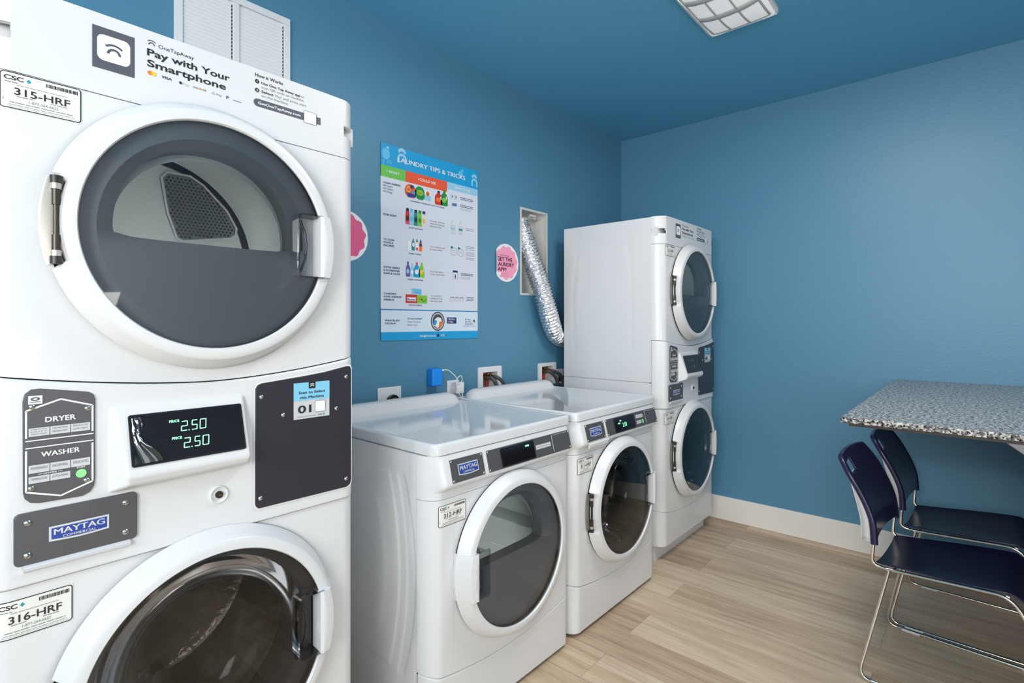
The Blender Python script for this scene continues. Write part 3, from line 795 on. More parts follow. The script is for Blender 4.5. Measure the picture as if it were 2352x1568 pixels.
    s.rect(-.199, 1.697, -.135, 1.773, 'slate', 0); s.rrect(-.192, 1.713, -.142, 1.760, .010, 'wpaper', .0004); otw_mark(s, -.167, 1.728, .0165, 'slate', .0008)
    otw_mark(s, -.1075, 1.770, .0085, 'slate', 0); s.text('OneTapAway', -.096, 1.769, .0075, 'ink', 0, width=.062)
    s.text('Pay with Your', -.115, 1.749, .0135, 'ink', 0, width=.150, bold=.028); s.text('Smartphone', -.115, 1.728, .0135, 'ink', 0, width=.142, bold=.028)
    s.ell(-.110, 1.716, .0042, .0042, 'orange', 0); s.ell(-.104, 1.716, .0042, .0042, 'yellow', .0003)
    s.text('VISA', -.091, 1.713, .0052, 'ink', 0, width=.0175, bold=.02); s.ell(-.058, 1.7145, .0026, .0028, 'ink', 0); s.text('Pay', -.0545, 1.712, .0045, 'lightink', 0, width=.012)
    s.text('DISC', -.035, 1.712, .0038, 'ink', 0, width=.0105); s.ell(-.0222, 1.7139, .002, .002, 'orange', 0); s.text('VER', -.0195, 1.712, .0038, 'ink', 0, width=.009)
    s.text('G Pay', .000, 1.711, .0048, 'softink', 0, width=.019); s.text('P', .028, 1.710, .0068, 'navyink', 0, width=.0055, bold=.05); s.text('venmo', .041, 1.710, .0038, 'maytag', 0, width=.018)
    u = .088
    s.text('How it Works', u, 1.7795, .0078, 'ink', 0, width=.062, bold=.012)
    for v, ch in ((1.769, '1'), (1.7495, '2')):
        s.ell(u+.004, v, .0047, .0047, 'ink', 0); s.text(ch, u+.004, v-.0025, .005, 'wpaper', .0004, al='C', bold=.02)
    s.text('Use One Tap Away app', u+.0135, 1.766, .0058, 'ink', 0, width=.090, bold=.02); s.text('to', u+.106, 1.766, .0058, 'softink', 0)
    s.text('scan QR code on machine.', u+.0135, 1.757, .0058, 'softink', 0, width=.100)
    s.text('Select', u+.0135, 1.747, .0058, 'ink', 0, width=.027, bold=.02); s.text("'Pay' and press start", u+.0435, 1.747, .0058, 'softink', 0, width=.075)
    s.text('on the machine.', u+.0135, 1.738, .0058, 'softink', 0, width=.062)
    s.poly([(.243, 1.714), (.243, 1.731)]+[(.093+.0085*math.cos(PI/2+PI*k/10), 1.7225+.0085*math.sin(PI/2+PI*k/10)) for k in range(11)], 'slate', 0)
    s.text('GetOneTapAway.com', .094, 1.7195, .0062, 'wpaper', .0005, width=.098, bold=.03)
    s.rrect(.200, 1.709, .232, 1.738, .003, 'wpaper', .0006); s.outline(s.rr(.200, 1.709, .232, 1.738, .003), .0008, 'slate', .001)
    s.build('payment_print', pan)['label'] = 'payment instructions printed on the top panel'
    csc_label(t, -.320, -.214, 1.588, 1.649, lab_up)
    csc_label(t, -.326, -.226, .712, .776, lab_low)
    door(t, dz, 1, True); dryer_drum(t, dz); door(t, wz, 1, False); washer_drum(t, wz)
    return t

stack((.738, .4194, .006), 'large nearest stacked white washer and dryer showing lit green prices, labelled 315-HRF', '315-HRF', '316-HRF', '01', 'stacked washer dryers', True)
stack((.728, 2.903, 0), 'far white stacked washer and dryer in the corner by the back wall', '313-HRF', '314-HRF', '04', 'stacked washer dryers', False)

# ------------------------------------------------------------------ floor machines
def floor_machine(loc, name, label, cat, hand, dryer, number, group):
    t = empty(name, loc, label, cat, group)
    cz = .4775; bx = -.70
    c1 = lambda z: -.2005+.055*(1-((z-.48)/.31)**2)  # edge of the wide recess
    def emb(x, z):
        r = 0
        inz = sstep(.172, .186, z)*(1-sstep(.772, .786, z))
        r += .0026*(1-sstep(c1(z)-.006, c1(z)+.006, x))*inz
        c0 = -.262+.05*(1-((z-.48)/.24)**2); r += .0022*(1-sstep(c0-.018, c0+.018, x))*sstep(.25, .30, z)*(1-sstep(.66, .71, z))
        a = -.159+.050*(1-((z-.48)/.31)**2); q = -.127+.058*(1-((z-.48)/.31)**2)
        r += -.0020*sstep(a-.005, a+.005, x)*(1-sstep(q-.005, q+.005, x))*sstep(.170, .182, z)*(1-sstep(.774, .788, z))
        return r
    c = MB()
    side_panel(c, bx, -.064, .012, .851, -HW, 1, emb, 0, 150, 120); side_panel(c, bx, -.064, .012, .851, HW, -1, lambda x, z: 0, 0, 2, 2)
    c.box((bx, -HW+.001, .013), (bx+.006, HW-.001, .850)); c.box((bx, -HW+.001, .012), (-.07, HW-.001, .02)); c.box((bx, -HW+.002, .842), (-.05, HW-.002, .851))
    for sx in (bx+.06, -.12):
        for sy in (-.28, .28): c.tube([(sx, sy, 0), (sx, sy, .02)], .018, 12, 1)
    c.build('cabinet', [M['enamel'], M['gap']], t, smooth=40)
    # lid with raised rear guard
    import bmesh
    bm = bmesh.new(); bmesh.ops.create_cube(bm, size=1)
    bmesh.ops.scale(bm, vec=(.702+.004, .688, .034), verts=bm.verts); bmesh.ops.translate(bm, vec=((bx+.006)/2, 0, .853+.017), verts=bm.verts)
    vert = [e for e in bm.edges if abs((e.verts[0].co-e.verts[1].co).z) > .02]
    bmesh.ops.bevel(bm, geom=vert, offset=.028, segments=6, affect='EDGES', profile=.5)
    top = max(bm.faces, key=lambda f: f.calc_center_median().z)
    bmesh.ops.bevel(bm, geom=list(top.edges), offset=.009, segments=4, affect='EDGES', profile=.5)
    top = max(bm.faces, key=lambda f: (round(f.calc_center_median().z, 4), f.calc_area()))
    bmesh.ops.inset_region(bm, faces=[top], thickness=.012, depth=0); bmesh.ops.inset_region(bm, faces=[top], thickness=.005, depth=-.0018)
    me = bpy.data.meshes.new('lid'); bm.to_mesh(me); bm.free(); me.materials.append(M['lid'])
    me.polygons.foreach_set('use_smooth', [True]*len(me.polygons)); me.set_sharp_from_angle(angle=math.radians(40))
    lid = bpy.data.objects.new('lid', me); C.objects.link(lid); lid.parent = t
    g = MB(); prof = [(-.560, .8835), (-.572, .892), (-.585, .912), (-.598, .923), (-.616, .927), (-.640, .926), (-.660, .915), (-.668, .890), (-.668, .884)]
    rows = []
    for i in range(41):
        a = -1+2*i/40; y = .316*math.sin(a*PI/2) if False else .318*a
        e = max(0, (abs(y)-.262)/.056); k = math.sqrt(max(0, 1-e*e)) if e > 0 else 1
        rows.append([(x*1 if k == 1 else -.615+(x+.615)*(.35+.65*k), y, .8835+(z-.8835)*k) for x, z in prof])
    g.grid(rows); g.build('rear_guard', M['plastic'], lid, smooth=60)
    # control panel that leans out towards its lower edge
    def prot(u, z):
        e = 1-sstep(.314, .338, abs(u))
        if z >= .765: p = .004+.020*min(1, (.846-z)/.078)
        elif z > .742: p = .024*sstep(.742, .763, z)**.6
        else: p = 0
        return p*e
    cp = panel('control_panel', lambda u: .8505, lambda u: .7207, t, M['plastic'], prot=prot, nz=24, bevel=.002)
    seam = lambda u: .165+.037*(abs(u)/.33)**2
    panel('front_panel', lambda u: .7193, lambda u: seam(u)+.0008, t, M['enamel'], hole=(0, cz, .2625))
    panel('kick_panel', lambda u: seam(u)-.0008, lambda u: .013, t, M['enamel'], bevel=.006)
    a = Vector((.0045, 0, .842)); bq = Vector((.0235, 0, .767)); d = (bq-a).normalized(); nn = Vector((-d.z, 0, d.x))
    def mp(u, v, w):
        p = a+d*(.842-v)+nn*w; return (p.x, u, p.z)
    mpl = plate('maker_plate', Sheet().rr(-.289, .7655, -.1515, .8335, .002), t, M['grayplate'], mp, .0025, .0008)
    tl = math.atan2(.019, .075)
    def scr(pts, par):
        for (u, v) in pts:
            o = bpy.data.objects.new('screw', screw_mesh()); C.objects.link(o); o.parent = par; o.location = mp(u, v, .0026); o.rotation_euler = (0, -tl, 0); o.scale = (.85,)*3
    scr([(-.283, .828), (-.157, .828), (-.283, .771), (-.157, .771)], mpl)
    maytag_badge(mpl, -.262, -.178, .784, .8165, lambda u, v, w: mp(u, v, w+.0025))
    kpl = plate('key_plate', Sheet().rr(-.134, .7655, .316, .8335, .002), t, M['grayplate'], mp, .0025, .0008)
    scr([(-.128, .828), (.310, .828), (-.128, .771), (.310, .771)], kpl)
    dp = MB(); o2 = Sheet().rr(-.072, .770, .098, .829, .003); n = len(o2); inn = Sheet().rr(-.069, .773, .095, .826, .002)
    dp.add([mp(u, v, .0065) for u, v in o2]+[mp(u, v, .0065) for u, v in inn]+[mp(u, v, .002) for u, v in o2], [(i, (i+1) % n, n+(i+1) % n, n+i) for i in range(n)]+[(2*n+i, 2*n+(i+1) % n, (i+1) % n, i) for i in range(n)], 1)
    dp.add([mp(u, v, .006) for u, v in inn], [tuple(range(n))], 0)
    dsp = dp.build('display', [M['display'], M['displayrim']], kpl, smooth=0); dsp['label'] = 'black glass display'
    s = Sheet(mp)
    if dryer:
        s.text('INSERT', .05, .814, .006, 'led', .0075, width=.020, bold=.03)
    else:
        s.text('PRICE', -.048, .802, .006, 'led', .0075, width=.020, bold=.03); s.text('2.50', -.012, .787, .018, 'led', .0075, width=.036); s.rect(-.03, .812, -.018, .817, 'led', .0075)
    s.build('display_digits', kpl)['label'] = 'small green digits'
    s = Sheet(mp)
    if dryer:
        for i in range(3): s.rect(.109+.0285*i, .7935, .1365+.0285*i, .8085, 'button', .0035); s.greek(.113+.0285*i, .132+.0285*i, .7995, .0022, 'softink', .004, 2)
    else:
        s.rect(.118, .805, .185, .820, 'button', .0035); s.greek(.125, .18, .811, .0025, 'softink', .004, 4)
        s.rect(.118, .780, .162, .794, 'button', .0035); s.greek(.122, .158, .786, .0025, 'softink', .004, 3); s.ell(.176, .787, .006, .010, 'green', .004)
    s.line((.205, .772), (.205, .829), .003, 'badge', .0042); s.line((.205, .8285), (.30, .8285), .0012, 'badge', .0042)
    s.build('key_print', kpl)['label'] = 'pale key strip'
    if not dryer:
        p = MB(); rows = []
        ol = [(.004, .765), (.012, .757), (.009, .744), (.001, .738)]
        p.grid([[(x+.016, y, z) for x, z in ol] for y in (-.275, -.135)]); p.add([(x+.016, -.275, z) for x, z in ol], [(0, 1, 2, 3)]); p.add([(x+.016, -.135, z) for x, z in ol], [(3, 2, 1, 0)])
        p.build('drawer_pull', M['plastic'], cp, smooth=0, bevel=.003)
    csc_label(t, -.322, -.214, .640, .704, number)
    door(t, cz, hand, dryer)
    if dryer: dryer_drum(t, cz)
    else: washer_drum(t, cz)
    return t, lid

dry, lid2 = floor_machine((.7565, 1.345, 0), 'clothes_dryer', 'white waist-high dryer labelled 312-HRF standing right of the near stack', 'dryer', -1, True, '312-HRF', 'waist-high laundry machines')
was, lid3 = floor_machine((.7565, 2.062, 0), 'washing_machine', 'white waist-high washer labelled 311-HRF beside the far stack', 'washing machine', 1, False, '311-HRF', 'waist-high laundry machines')
for lid, y0, num in ((lid2, .02, '02'), (lid3, .02, '03')):
    s = Sheet(lambda u, v, w: (-.165+v, .258-u*1, .8840+w) if False else (-.085-v, .232+u, .8838+w))
    s.rect(0, 0, .060, .085, 'button'); s.rect(0, .042, .060, .085, 'sky', .0003)
    s.text(num, .006, .012, .018, 'ink', .0006, width=.026, bold=.03); s.greek(.008, .052, .06, .005, 'ink', .0006, 2); s.greek(.008, .052, .052, .005, 'ink', .0006, 2); s.rrect(.036, .010, .055, .034, .002, 'wpaper', .0006)
    o = s.build('pay_sticker', lid); o['label'] = 'pale blue scan sticker numbered %s' % num

# ------------------------------------------------------------------ things on the left wall
# poster
def P(): return Sheet(lambda u, v, w: (.004+w, 1.3475+u, 2.0205+v))
s = P(); W, HT = .590, .857
s.rect(0, -HT, W, 0, 'p_paper'); s.rect(0, -.095, W, 0, 'p_blue', .0004)
s.rect(0, -.145, .131, -.095, 'p_green', .0004); s.rect(.131, -.145, .380, -.095, 'p_orange', .0004); s.rect(.380, -.130, W, -.095, 'p_pale', .0004)
s.rect(0, -.724, W, -.719, 'p_rule', .0004); s.rect(0, -.822, W, -.724, 'p_foot', .0003); s.rect(0, -HT, W, -.820, 'p_blue', .0004)
po = s.build('poster', None); po.modifiers.new('solid', 'SOLIDIFY').thickness = .003
po.modifiers['solid'].offset = -1
tag(po, 'tall laundry tips poster with blue heading taped to the left wall', 'poster')
s = P(); w1, w2 = .0008, .0012
s.ell(.026, -.045, .021, .024, 'p_blue2', w1)
for cu, cv, r in ((.112, -.040, .026), (.566, -.055, .022)):
    s.arc(cu, cv-.010, r*.55, r, 0, PI, 'p_pale', w1); s.rect(cu-r, cv-.028, cu-r*.55, cv-.010, 'p_pale', w1); s.rect(cu+r*.55, cv-.028, cu+r, cv-.010, 'p_pale', w1)
    s.arc(cu, cv-.004, r*.75, r*1.15, PI*.22, PI*.78, 'p_pale', w1, ry=1.5)
for k in range(2): s.arc(.042, -.083, .004+.007*k, .007+.007*k, 0, PI, 'p_blue2', w1); 
s.rect(.012, -.094, .016, -.070, 'p_blue2', w1); s.ell(.47, -.040, .015, .017, 'p_blue2', w1); s.ell(.035, -.018, .007, .008, 'p_pale', w1); s.ell(.482, -.02, .005, .006, 'p_pale', w1)
s.text('LAUNDRY TIPS & TRICKS', .090, -.064, .021, 'white_ink', w2, width=.410, bold=.022)
s.text('I WANT', .064, -.1245, .012, 'white_ink', w2, width=.066, al='C', bold=.035); s.text('I COULD USE', .255, -.1245, .012, 'white_ink', w2, width=.106, al='C', bold=.035); s.text('HOW TO USE', .484, -.118, .011, 'white_ink', w2, width=.106, al='C', bold=.035)
def lines(u, v, h, arr, mat, bold=.02, lead=1.55, width=None):
    for i, tx in enumerate(arr): s.text(tx, u, v-h*lead*i, h, mat if not isinstance(mat, (list, tuple)) else mat[i], w1, bold=bold if not isinstance(bold, (list, tuple)) else bold[i])
nv = 'navyink'
lines(.012, -.174, .0085, ['CLEAN LAUNDRY,', 'NO Stains,', 'NO Odors,', 'NO Dinge'], nv, (.02, 0, 0, 0), 1.5)
lines(.013, -.312, .0085, ['MORE SCENT'], nv)
lines(.014, -.420, .0085, ['TO CLEAN', 'ODORS &', 'MACHINES'], nv)
lines(.014, -.541, .0085, ['SOFTER FABRICS', '& TO MAINTAIN', 'SHAPE & COLOR'], nv)
lines(.014, -.656, .0085, ['TO PREVENT', 'STATIC & REMOVE', 'WRINKLES'], nv)
lines(.020, -.773, .0085, ['WHEN FILLING', 'THE DRUM'], nv)
lines(.143, -.764, .0085, ['Do not overload!', 'Faster dry times', 'Better clean'], (nv, 'softink', 'softink'), (.015, 0, 0), 1.7)
s.text('CONVENIENT DETERGENT PACS OR LIQUID', .155, -.229, .0062, nv, w1, width=.208, bold=.01)
for tx, u, v, wd in (('SCENT BOOSTER', .150, -.351, .080), ('FABRIC RINSE', .150, -.468, .070), ('FABRIC SOFTENER', .143, -.586, .091), ('DRYER SHEETS', .150, -.702, .075)): s.text(tx, u, v, .0062, nv, w1, width=wd, bold=.01)
lines(.272, -.303, .0080, ['Try beads on all your', 'clothes for freshness', 'that lasts all day'], 'softink', 0)
lines(.274, -.424, .0080, ['Try on smelly towels', '& sweaty clothes'], 'softink', 0)
lines(.274, -.541, .0080, ['Try on bed sheets', 'in your weekly wash'], 'softink', 0)
lines(.276, -.655, .0080, ['Try to protect', 'clothes from the', 'heat of the dryer'], 'softink', 0)
# row 1 packs
def bottle(u0, u1, v0, v1, col, cap, lab=None, handle=False):
    W_, H_ = u1-u0, v1-v0; g = lambda a, c: (u0+W_*a, v0+H_*c)
    s.poly([g(.08, 0), g(.92, 0), g(1, .08), g(1, .55), g(.85, .72), g(.68, .80), g(.66, .84), g(.34, .84), g(.32, .80), g(.15, .72), g(0, .55), g(0, .08)], col, w1)
    s.poly([g(.32, .84), g(.68, .84), g(.66, 1), g(.34, 1)], cap, w1)
    if handle: s.ell(*g(.80, .52), W_*.09, H_*.13, 'p_paper', w2, 14)
    if lab: s.ell(*g(.45, .36), W_*.32, H_*.16, lab, w2, 16)
def oct_(u0, u1, v0, v1, col):
    W_, H_ = u1-u0, v1-v0; s.poly([(u0+W_*a, v0+H_*c) for a, c in ((.28, 0), (.8, 0), (.97, .2), (1, .6), (.82, .92), (.6, 1), (.35, 1), (.12, .85), (0, .55), (.04, .25))], col, w1)
oct_(.183, .242, -.212, -.152, 'p_dgreen'); s.ell(.214, -.180, .020, .013, 'p_lime', w2); s.text('Gain', .2, -.184, .008, 'p_red', .0016, width=.026, bold=.03)
oct_(.126, .192, -.212, -.152, 'p_orange'); s.poly([(.134, -.190), (.190, -.196), (.188, -.208), (.148, -.211)], 'maytag', w2); s.ell(.147, -.176, .012, .014, 'yellow', w2); s.ell(.147, -.176, .0085, .010, 'orange', .0016); s.text('Tide', .139, -.179, .006, 'maytag', .002, width=.016, bold=.03); s.rect(.158, -.170, .176, -.154, 'navyink', w2); s.rect(.163, -.190, .186, -.181, 'p_blue', .0016)
s.rect(.240, -.208, .278, -.163, 'p_pale', w1); s.rect(.240, -.185, .278, -.163, 'wpaper', .001); s.ell(.259, -.177, .011, .012, 'orange', w2); s.text('Tide', .252, -.180, .006, 'maytag', .0016, width=.014, bold=.03)
bottle(.303, .350, -.217, -.150, 'p_red', 'navyink', 'orange', True); bottle(.341, .384, -.216, -.140, 'p_dgreen', 'p_dgreen', 'p_lime', True)
for i, (c1_, c2_) in enumerate((('p_red', 'ink'), ('p_pale', 'p_blue2'), ('p_teal', 'ink'), ('p_lime', 'p_dgreen'), ('paper', 'navyink'))):
    u = .131+.0235*i; s.poly([(u, -.335), (u+.022, -.335), (u+.022, -.29), (u+.019, -.268), (u+.003, -.268), (u, -.29)], c1_, w1); s.rect(u+.003, -.276, u+.019, -.262, c2_, w2); s.ell(u+.011, -.308, .007, .012, c2_ if i != 4 else 'yellow', w2)
s.rect(.131, -.335, .153, -.322, 'p_pink', .001)
for i, (c1_, c2_) in enumerate((('wpaper', 'p_paper'), ('p_teal', 'p_teal'), ('wpaper', 'p_dgreen'), ('orange', 'navyink'))):
    u = .143+.0215*i; s.poly([(u+.002, -.450), (u+.018, -.450), (u+.020, -.425), (u+.016, -.408), (u+.004, -.408), (u, -.425)], c1_, w1); s.poly([(u+.005, -.410), (u+.015, -.410), (u+.012, -.396), (u+.008, -.396)], c2_, w2)
s.ell(.175, -.424, .007, .010, 'wpaper', w2); s.ell(.196, -.441, .007, .007, 'p_pink', w2); s.ell(.217, -.420, .007, .008, 'maytag', w2)
bottle(.133, .157, -.571, -.503, 'p_purple', 'navyink', 'p_pale'); bottle(.157, .180, -.570, -.510, 'p_pale', 'p_pale', 'wpaper'); bottle(.178, .213, -.571, -.502, 'p_blue', 'p_pink', 'wpaper', True); bottle(.208, .240, -.570, -.502, 'p_lime', 'p_lime', 'yellow', True)
s.rect(.164, -.652, .222, -.624, 'p_pale', w1); s.poly([(.164, -.624), (.222, -.624), (.222, -.652)], 'p_blue2', .001); s.text('Downy', .176, -.644, .008, 'softink', w2, width=.033)
s.rect(.194, -.690, .256, -.653, 'p_lime', w1); s.text('Gain', .206, -.674, .010, 'p_red', w2, width=.026, bold=.03); s.arc(.235, -.668, .010, .014, PI, 2*PI, 'p_dgreen', w2)
s.rect(.132, -.690, .197, -.651, 'p_red', .001); s.rect(.140, -.681, .190, -.664, 'wpaper', w2); s.text('Bounce', .143, -.678, .010, 'navyink', .0016, width=.044, bold=.03)
# how-to icons and fine print
for u in (.409, .434): s.arc(u, -.160, .0085, .0095, 0, 2*PI, 'softink', w1); s.poly([(u+.002, -.166), (u+.009, -.160), (u+.003, -.155)], nv, w1); s.greek(u-.008, u+.008, -.174, .002, 'lightink', w1, 2)
for i in range(5): s.rect(.412+.0062*i, -.206, .4168+.0062*i, -.194+.0008*i, 'maytag' if i % 2 else 'p_rule', w1)
s.line((.444, -.190), (.444, -.206), .001, 'softink', w1)
for v in (-.158, -.166, -.195, -.203): s.greek(.466, .556, v, .0045, nv, w1, 7)
for v in (-.212, -.219): s.greek(.466, .545, v, .003, 'lightink', w1, 6)
for u, c_ in ((.419, 'p_pale'), (.470, 'p_teal')):
    s.outline(s.rr(u-.013, -.325, u+.013, -.302, .004), .001, 'softink', w1); s.rect(u-.011, -.321, u+.011, -.312, c_, w1); s.line((u-.016, -.297), (u+.004, -.270), .001, 'softink', w1)
    s.greek(u-.014, u+.014, -.335, .0025, 'lightink', w1, 3); s.greek(u-.016, u+.016, -.342, .0025, 'lightink', w1, 3)
for v in (-.307, -.315): s.greek(.504, .560, v, .0035, 'softink', w1, 5)
for u in (.424, .471): s.arc(u, -.430, .0185, .0198, 0, 2*PI, 'softink', w1, 30); s.ell(u-.013, -.410, .008, .006, 'p_teal', w2); s.greek(u-.010, u+.011, -.426, .002, 'lightink', w2, 3); s.greek(u-.008, u+.009, -.434, .002, 'lightink', w2, 3)
for v in (-.396, -.404, -.412, -.426, -.434, -.442, -.454, -.461): s.greek(.505, .565, v, .0028, 'softink', w1, 6)
s.outline(s.rr(.417, -.564, .451, -.528, .004), .001, 'softink', w1); s.rect(.418, -.531, .450, -.522, nv, w1); s.poly([(.431, -.560), (.437, -.560), (.437, -.546), (.434, -.540), (.431, -.546)], nv, w2)
for v in (-.536, -.543): s.greek(.472, .556, v, .0045, nv, w1, 7)
for v in (-.553, -.560): s.greek(.472, .54, v, .003, 'lightink', w1, 6)
for i in range(3): u = .401+.032*i; s.outline(s.rr(u, -.672, u+.024, -.652, .003), .0012, 'lightink', w1); s.rect(u-.001, -.658, u+.025, -.653, 'lightink', w1)
for v in (-.654, -.661, -.668): s.greek(.511, .562, v, .004, nv, w1, 5)
s.ell(.321, -.772, .043, .045, 'ink', .0006, 40); s.ell(.321, -.772, .038, .040, 'button', .0008, 40); s.ell(.321, -.772, .032, .034, 'grayplate', .001, 40)
s.poly([(.296, -.790), (.300, -.765), (.318, -.752), (.340, -.756), (.348, -.775), (.338, -.796), (.318, -.804)], 'wpaper', .0012); s.poly([(.293, -.785), (.296, -.767), (.312, -.766), (.316, -.776), (.306, -.792)], 'p_blue', .0014); s.poly([(.324, -.803), (.330, -.775), (.348, -.770), (.351, -.783), (.341, -.799)], 'orange', .0014)
s.line((.366, -.752), (.380, -.752), .0008, 'softink', w1); s.rect(.380, -.783, .441, -.753, 'navyink', w1)
s.text('70% FULL', .388, -.766, .0085, 'white_ink', w2, width=.044, bold=.02); s.text('IS FULL', .388, -.778, .0085, 'white_ink', w2, width=.032, bold=.02)
lines(.500, -.765, .0075, ['For more', 'tips, tricks,', '& great deals'], nv, .01, 1.5); s.poly([(.558, -.762), (.572, -.768), (.566, -.771), (.570, -.778), (.566, -.780), (.562, -.773), (.558, -.778)], 'ink', w1); s.greek(.49, .575, -.797, .003, 'softink', w1, 5)
s.text('Brought to you by', .214, -.844, .0095, 'white_ink', w2, width=.095, bold=.03); s.ell(.323, -.839, .0075, .0075, 'navyink', w1); s.text('CSC', .339, -.843, .008, 'white_ink', w2, width=.028, bold=.03); s.ell(.373, -.839, .003, .003, 'navyink', w1)
s.build('poster_print', po)

# pink app decals: round discs, the far one peeling off at its left edge
def disc_map(cy, cz, peel):
    def mp(u, v, w):
        if peel and u < -.070:
            R = .020; a = (-.070-u)/R; return (.0015+R*(1-math.cos(a))+w*math.cos(a), cy-.070-R*math.sin(a)+w*math.sin(a), cz+v)
        return (.0015+w, cy+u, cz+v)
    return mp
def app_decal(cy, cz, label, pink, peel):
    R = .1035
    mp = disc_map(cy, cz, peel)
    def disc(rad, mat, w, sh):
        n = 80; cols = [-1+2*k/60 for k in range(61)]
        m_ = []
        for c_ in cols:
            u = R*c_; h = rad(u); m_.append((u, h))
        p = []; f = []
        for (u, h) in m_:
            p += [(u, -h), (u, h)]
            if len(p) > 2: i = len(p)//2-1; f.append((2*i-2, 2*i, 2*i+1, 2*i-1))
        sh.raw(p, f, mat, w)
    s = Sheet(mp); disc(lambda u: math.sqrt(max(0, R*R-u*u)), 'wpaper', 0, s)
    o = s.build('wall_decal', None); o.modifiers.new('solid', 'SOLIDIFY').thickness = .0008
    tag(o, label, 'sticker', 'round app stickers on the left wall')
    s = Sheet(mp); n = 144; pts = []
    for k in range(n):
        a = 2*PI*k/n; rr = R*(.86+.045*math.sin(11*a)); pts.append((rr*math.cos(a), rr*math.sin(a)))
    # column strips so that the print bends with the paper
    inn = [(0, 0)]
    rings = 14; p = []; f = []
    for j in range(rings+1):
        for k in range(n): p.append((pts[k][0]*j/rings, pts[k][1]*j/rings))
    for j in range(rings):
        for k in range(n): f.append((j*n+k, (j+1)*n+k, (j+1)*n+(k+1) % n, j*n+(k+1) % n))
    s.raw(p, f, pink, .0007)
    if peel:
        s.text('OneTapAway', -.012, .035, .0085, 'maroon', .0012, width=.075, al='C')
        s.text('GET THE', -.012, .008, .022, 'maroon', .0012, width=.122, al='C', bold=.024); s.text('LAUNDRY', -.006, -.020, .022, 'maroon', .0012, width=.140, al='C', bold=.024); s.text('APP!', -.034, -.048, .022, 'maroon', .0012, width=.068, al='C', bold=.024)
        s.rect(-.062, -.072, -.046, -.053, 'wpaper', .0012)
        for v in (-.058, -.065, -.075): s.greek(-.036, .02, v, .0025, 'deeppink', .0012, 4)
    s.build('decal_print', o)
    return o
app_decal(2.1600, 1.5690, 'round pink app sticker peeling from the wall beside the foil duct', 'pink', True)
app_decal(1.1820, 1.5970, 'round deep pink sticker half hidden behind the nearest stack', 'deeppink', False)

# air return grille high on the wall
t = empty('air_grille', (0, .754, 2.20), 'white slatted air return grille high on the wall above the nearest stack', 'vent')
y0, y1, z0, z1 = -.190, .190, -.175, .171
def frame_mb(m, y0, y1, z0, z1, wd, x0, x1):
    m.box((x0, y0, z0), (x1, y1, z0+wd)); m.box((x0, y0, z1-wd), (x1, y1, z1)); m.box((x0, y0, z0+wd), (x1, y0+wd, z1-wd)); m.box((x0, y1-wd, z0+wd), (x1, y1, z1-wd))
m = MB(); frame_mb(m, y0, y1, z0, z1, .024, 0, .012); m.box((0, -.013, z0+.024), (.0115, .009, z1-.024)); m.build('grille_frame', M['outlet'], t, smooth=0, bevel=.002)
n = int((z1-z0-.048)/.0125)
m = MB(); m.box((.0005, y0+.02, z0+.02), (.0015, y1-.02, z1-.02), 0)
for ye in (-.0165, y1-.0275):
    for k in range(n): m.box((.0016, ye-.0005, z0+.029+.0125*k), (.0062, ye+.003, z0+.036+.0125*k), 1)
m.build('grille_back', [M['outlet'], M['boxdark']], t, smooth=0)
for ya, yb in ((y0+.024, -.0165), (.009, y1-.0275)):
    for k in range(n):
        z = z0+.026+.0125*k
        m = MB(); m.add([(.0032, ya, z), (.0075, ya, z+.0124), (.0062, ya, z+.0136), (.0018, ya, z+.001), (.0032, yb, z), (.0075, yb, z+.0124), (.0062, yb, z+.0136), (.0018, yb, z+.001)], [(0, 1, 2, 3), (7, 6, 5, 4), (0, 4, 5, 1), (1, 5, 6, 2), (2, 6, 7, 3), (3, 7, 4, 0)])
        m.build('slat', M['outlet'], t, smooth=0)

# recessed white vent box and the foil duct
t = empty('vent_box', (0, 2.404, 1.6465), 'tall white recessed dryer vent box in the left wall', 'vent box')
m = MB(); ya, yb, za, zb = -.120, .120, -.2395, .2395; d = -.105
frame_mb(m, -.126, .126, -.248, .2485, .012, -.002, .004)
q = Sheet().rr(ya, za, yb, zb, .022); n = len(q)
m.add([(.003, u, v) for u, v in q]+[(d, u*.97, v*.985) for u, v in q], [(n+i, n+(i+1) % n, (i+1) % n, i) for i in range(n)]+[tuple(range(n, 2*n))])
m.build('box_shell', M['recess'], t, smooth=30)
m = MB(); m.box((-.05, .0, .205), (-.03, .055, .225)); m.box((-.02, -.02, .212), (-.008, .03, .224)); m.build('mounting_tab', M['recess'], t, smooth=0, bevel=.002)

path = spline([(-.050, 2.340, 1.832), (-.040, 2.340, 1.78), (-.010, 2.342, 1.70), (.030, 2.356, 1.58), (.068, 2.388, 1.44), (.080, 2.424, 1.32), (.072, 2.482, 1.22), (.0575, 2.54, 1.166), (.055, 2.60, 1.145), (.055, 2.69, 1.138)], 26)
L = [0]
for a, c_ in zip(path, path[1:]): L.append(L[-1]+(c_-a).length)
per = .0185; NS = int(L[-1]/per*6); pts = []; rad = []; j = 0
for i in range(NS+1):
    d_ = L[-1]*i/NS
    while j < len(L)-2 and L[j+1] < d_: j += 1
    pts.append(path[j].lerp(path[j+1], (d_-L[j])/max(1e-6, L[j+1]-L[j]))); rad.append(.0525-.0062*sstep(.70, .86, d_/L[-1])+(.0045-.0012*sstep(.70, .86, d_/L[-1]))*math.cos(2*PI*d_/per)-.0012*math.sin(d_*31))
m = MB(); m.tube(pts, .05, 40, rad=rad, caps=False)
r = random.Random(3); m.v = [(x+r.uniform(-.0013, .0013), y+r.uniform(-.0013, .0013), z+r.uniform(-.0013, .0013)) for x, y, z in m.v]
o = m.build('flexible_duct', M['foil'], None, smooth=70)
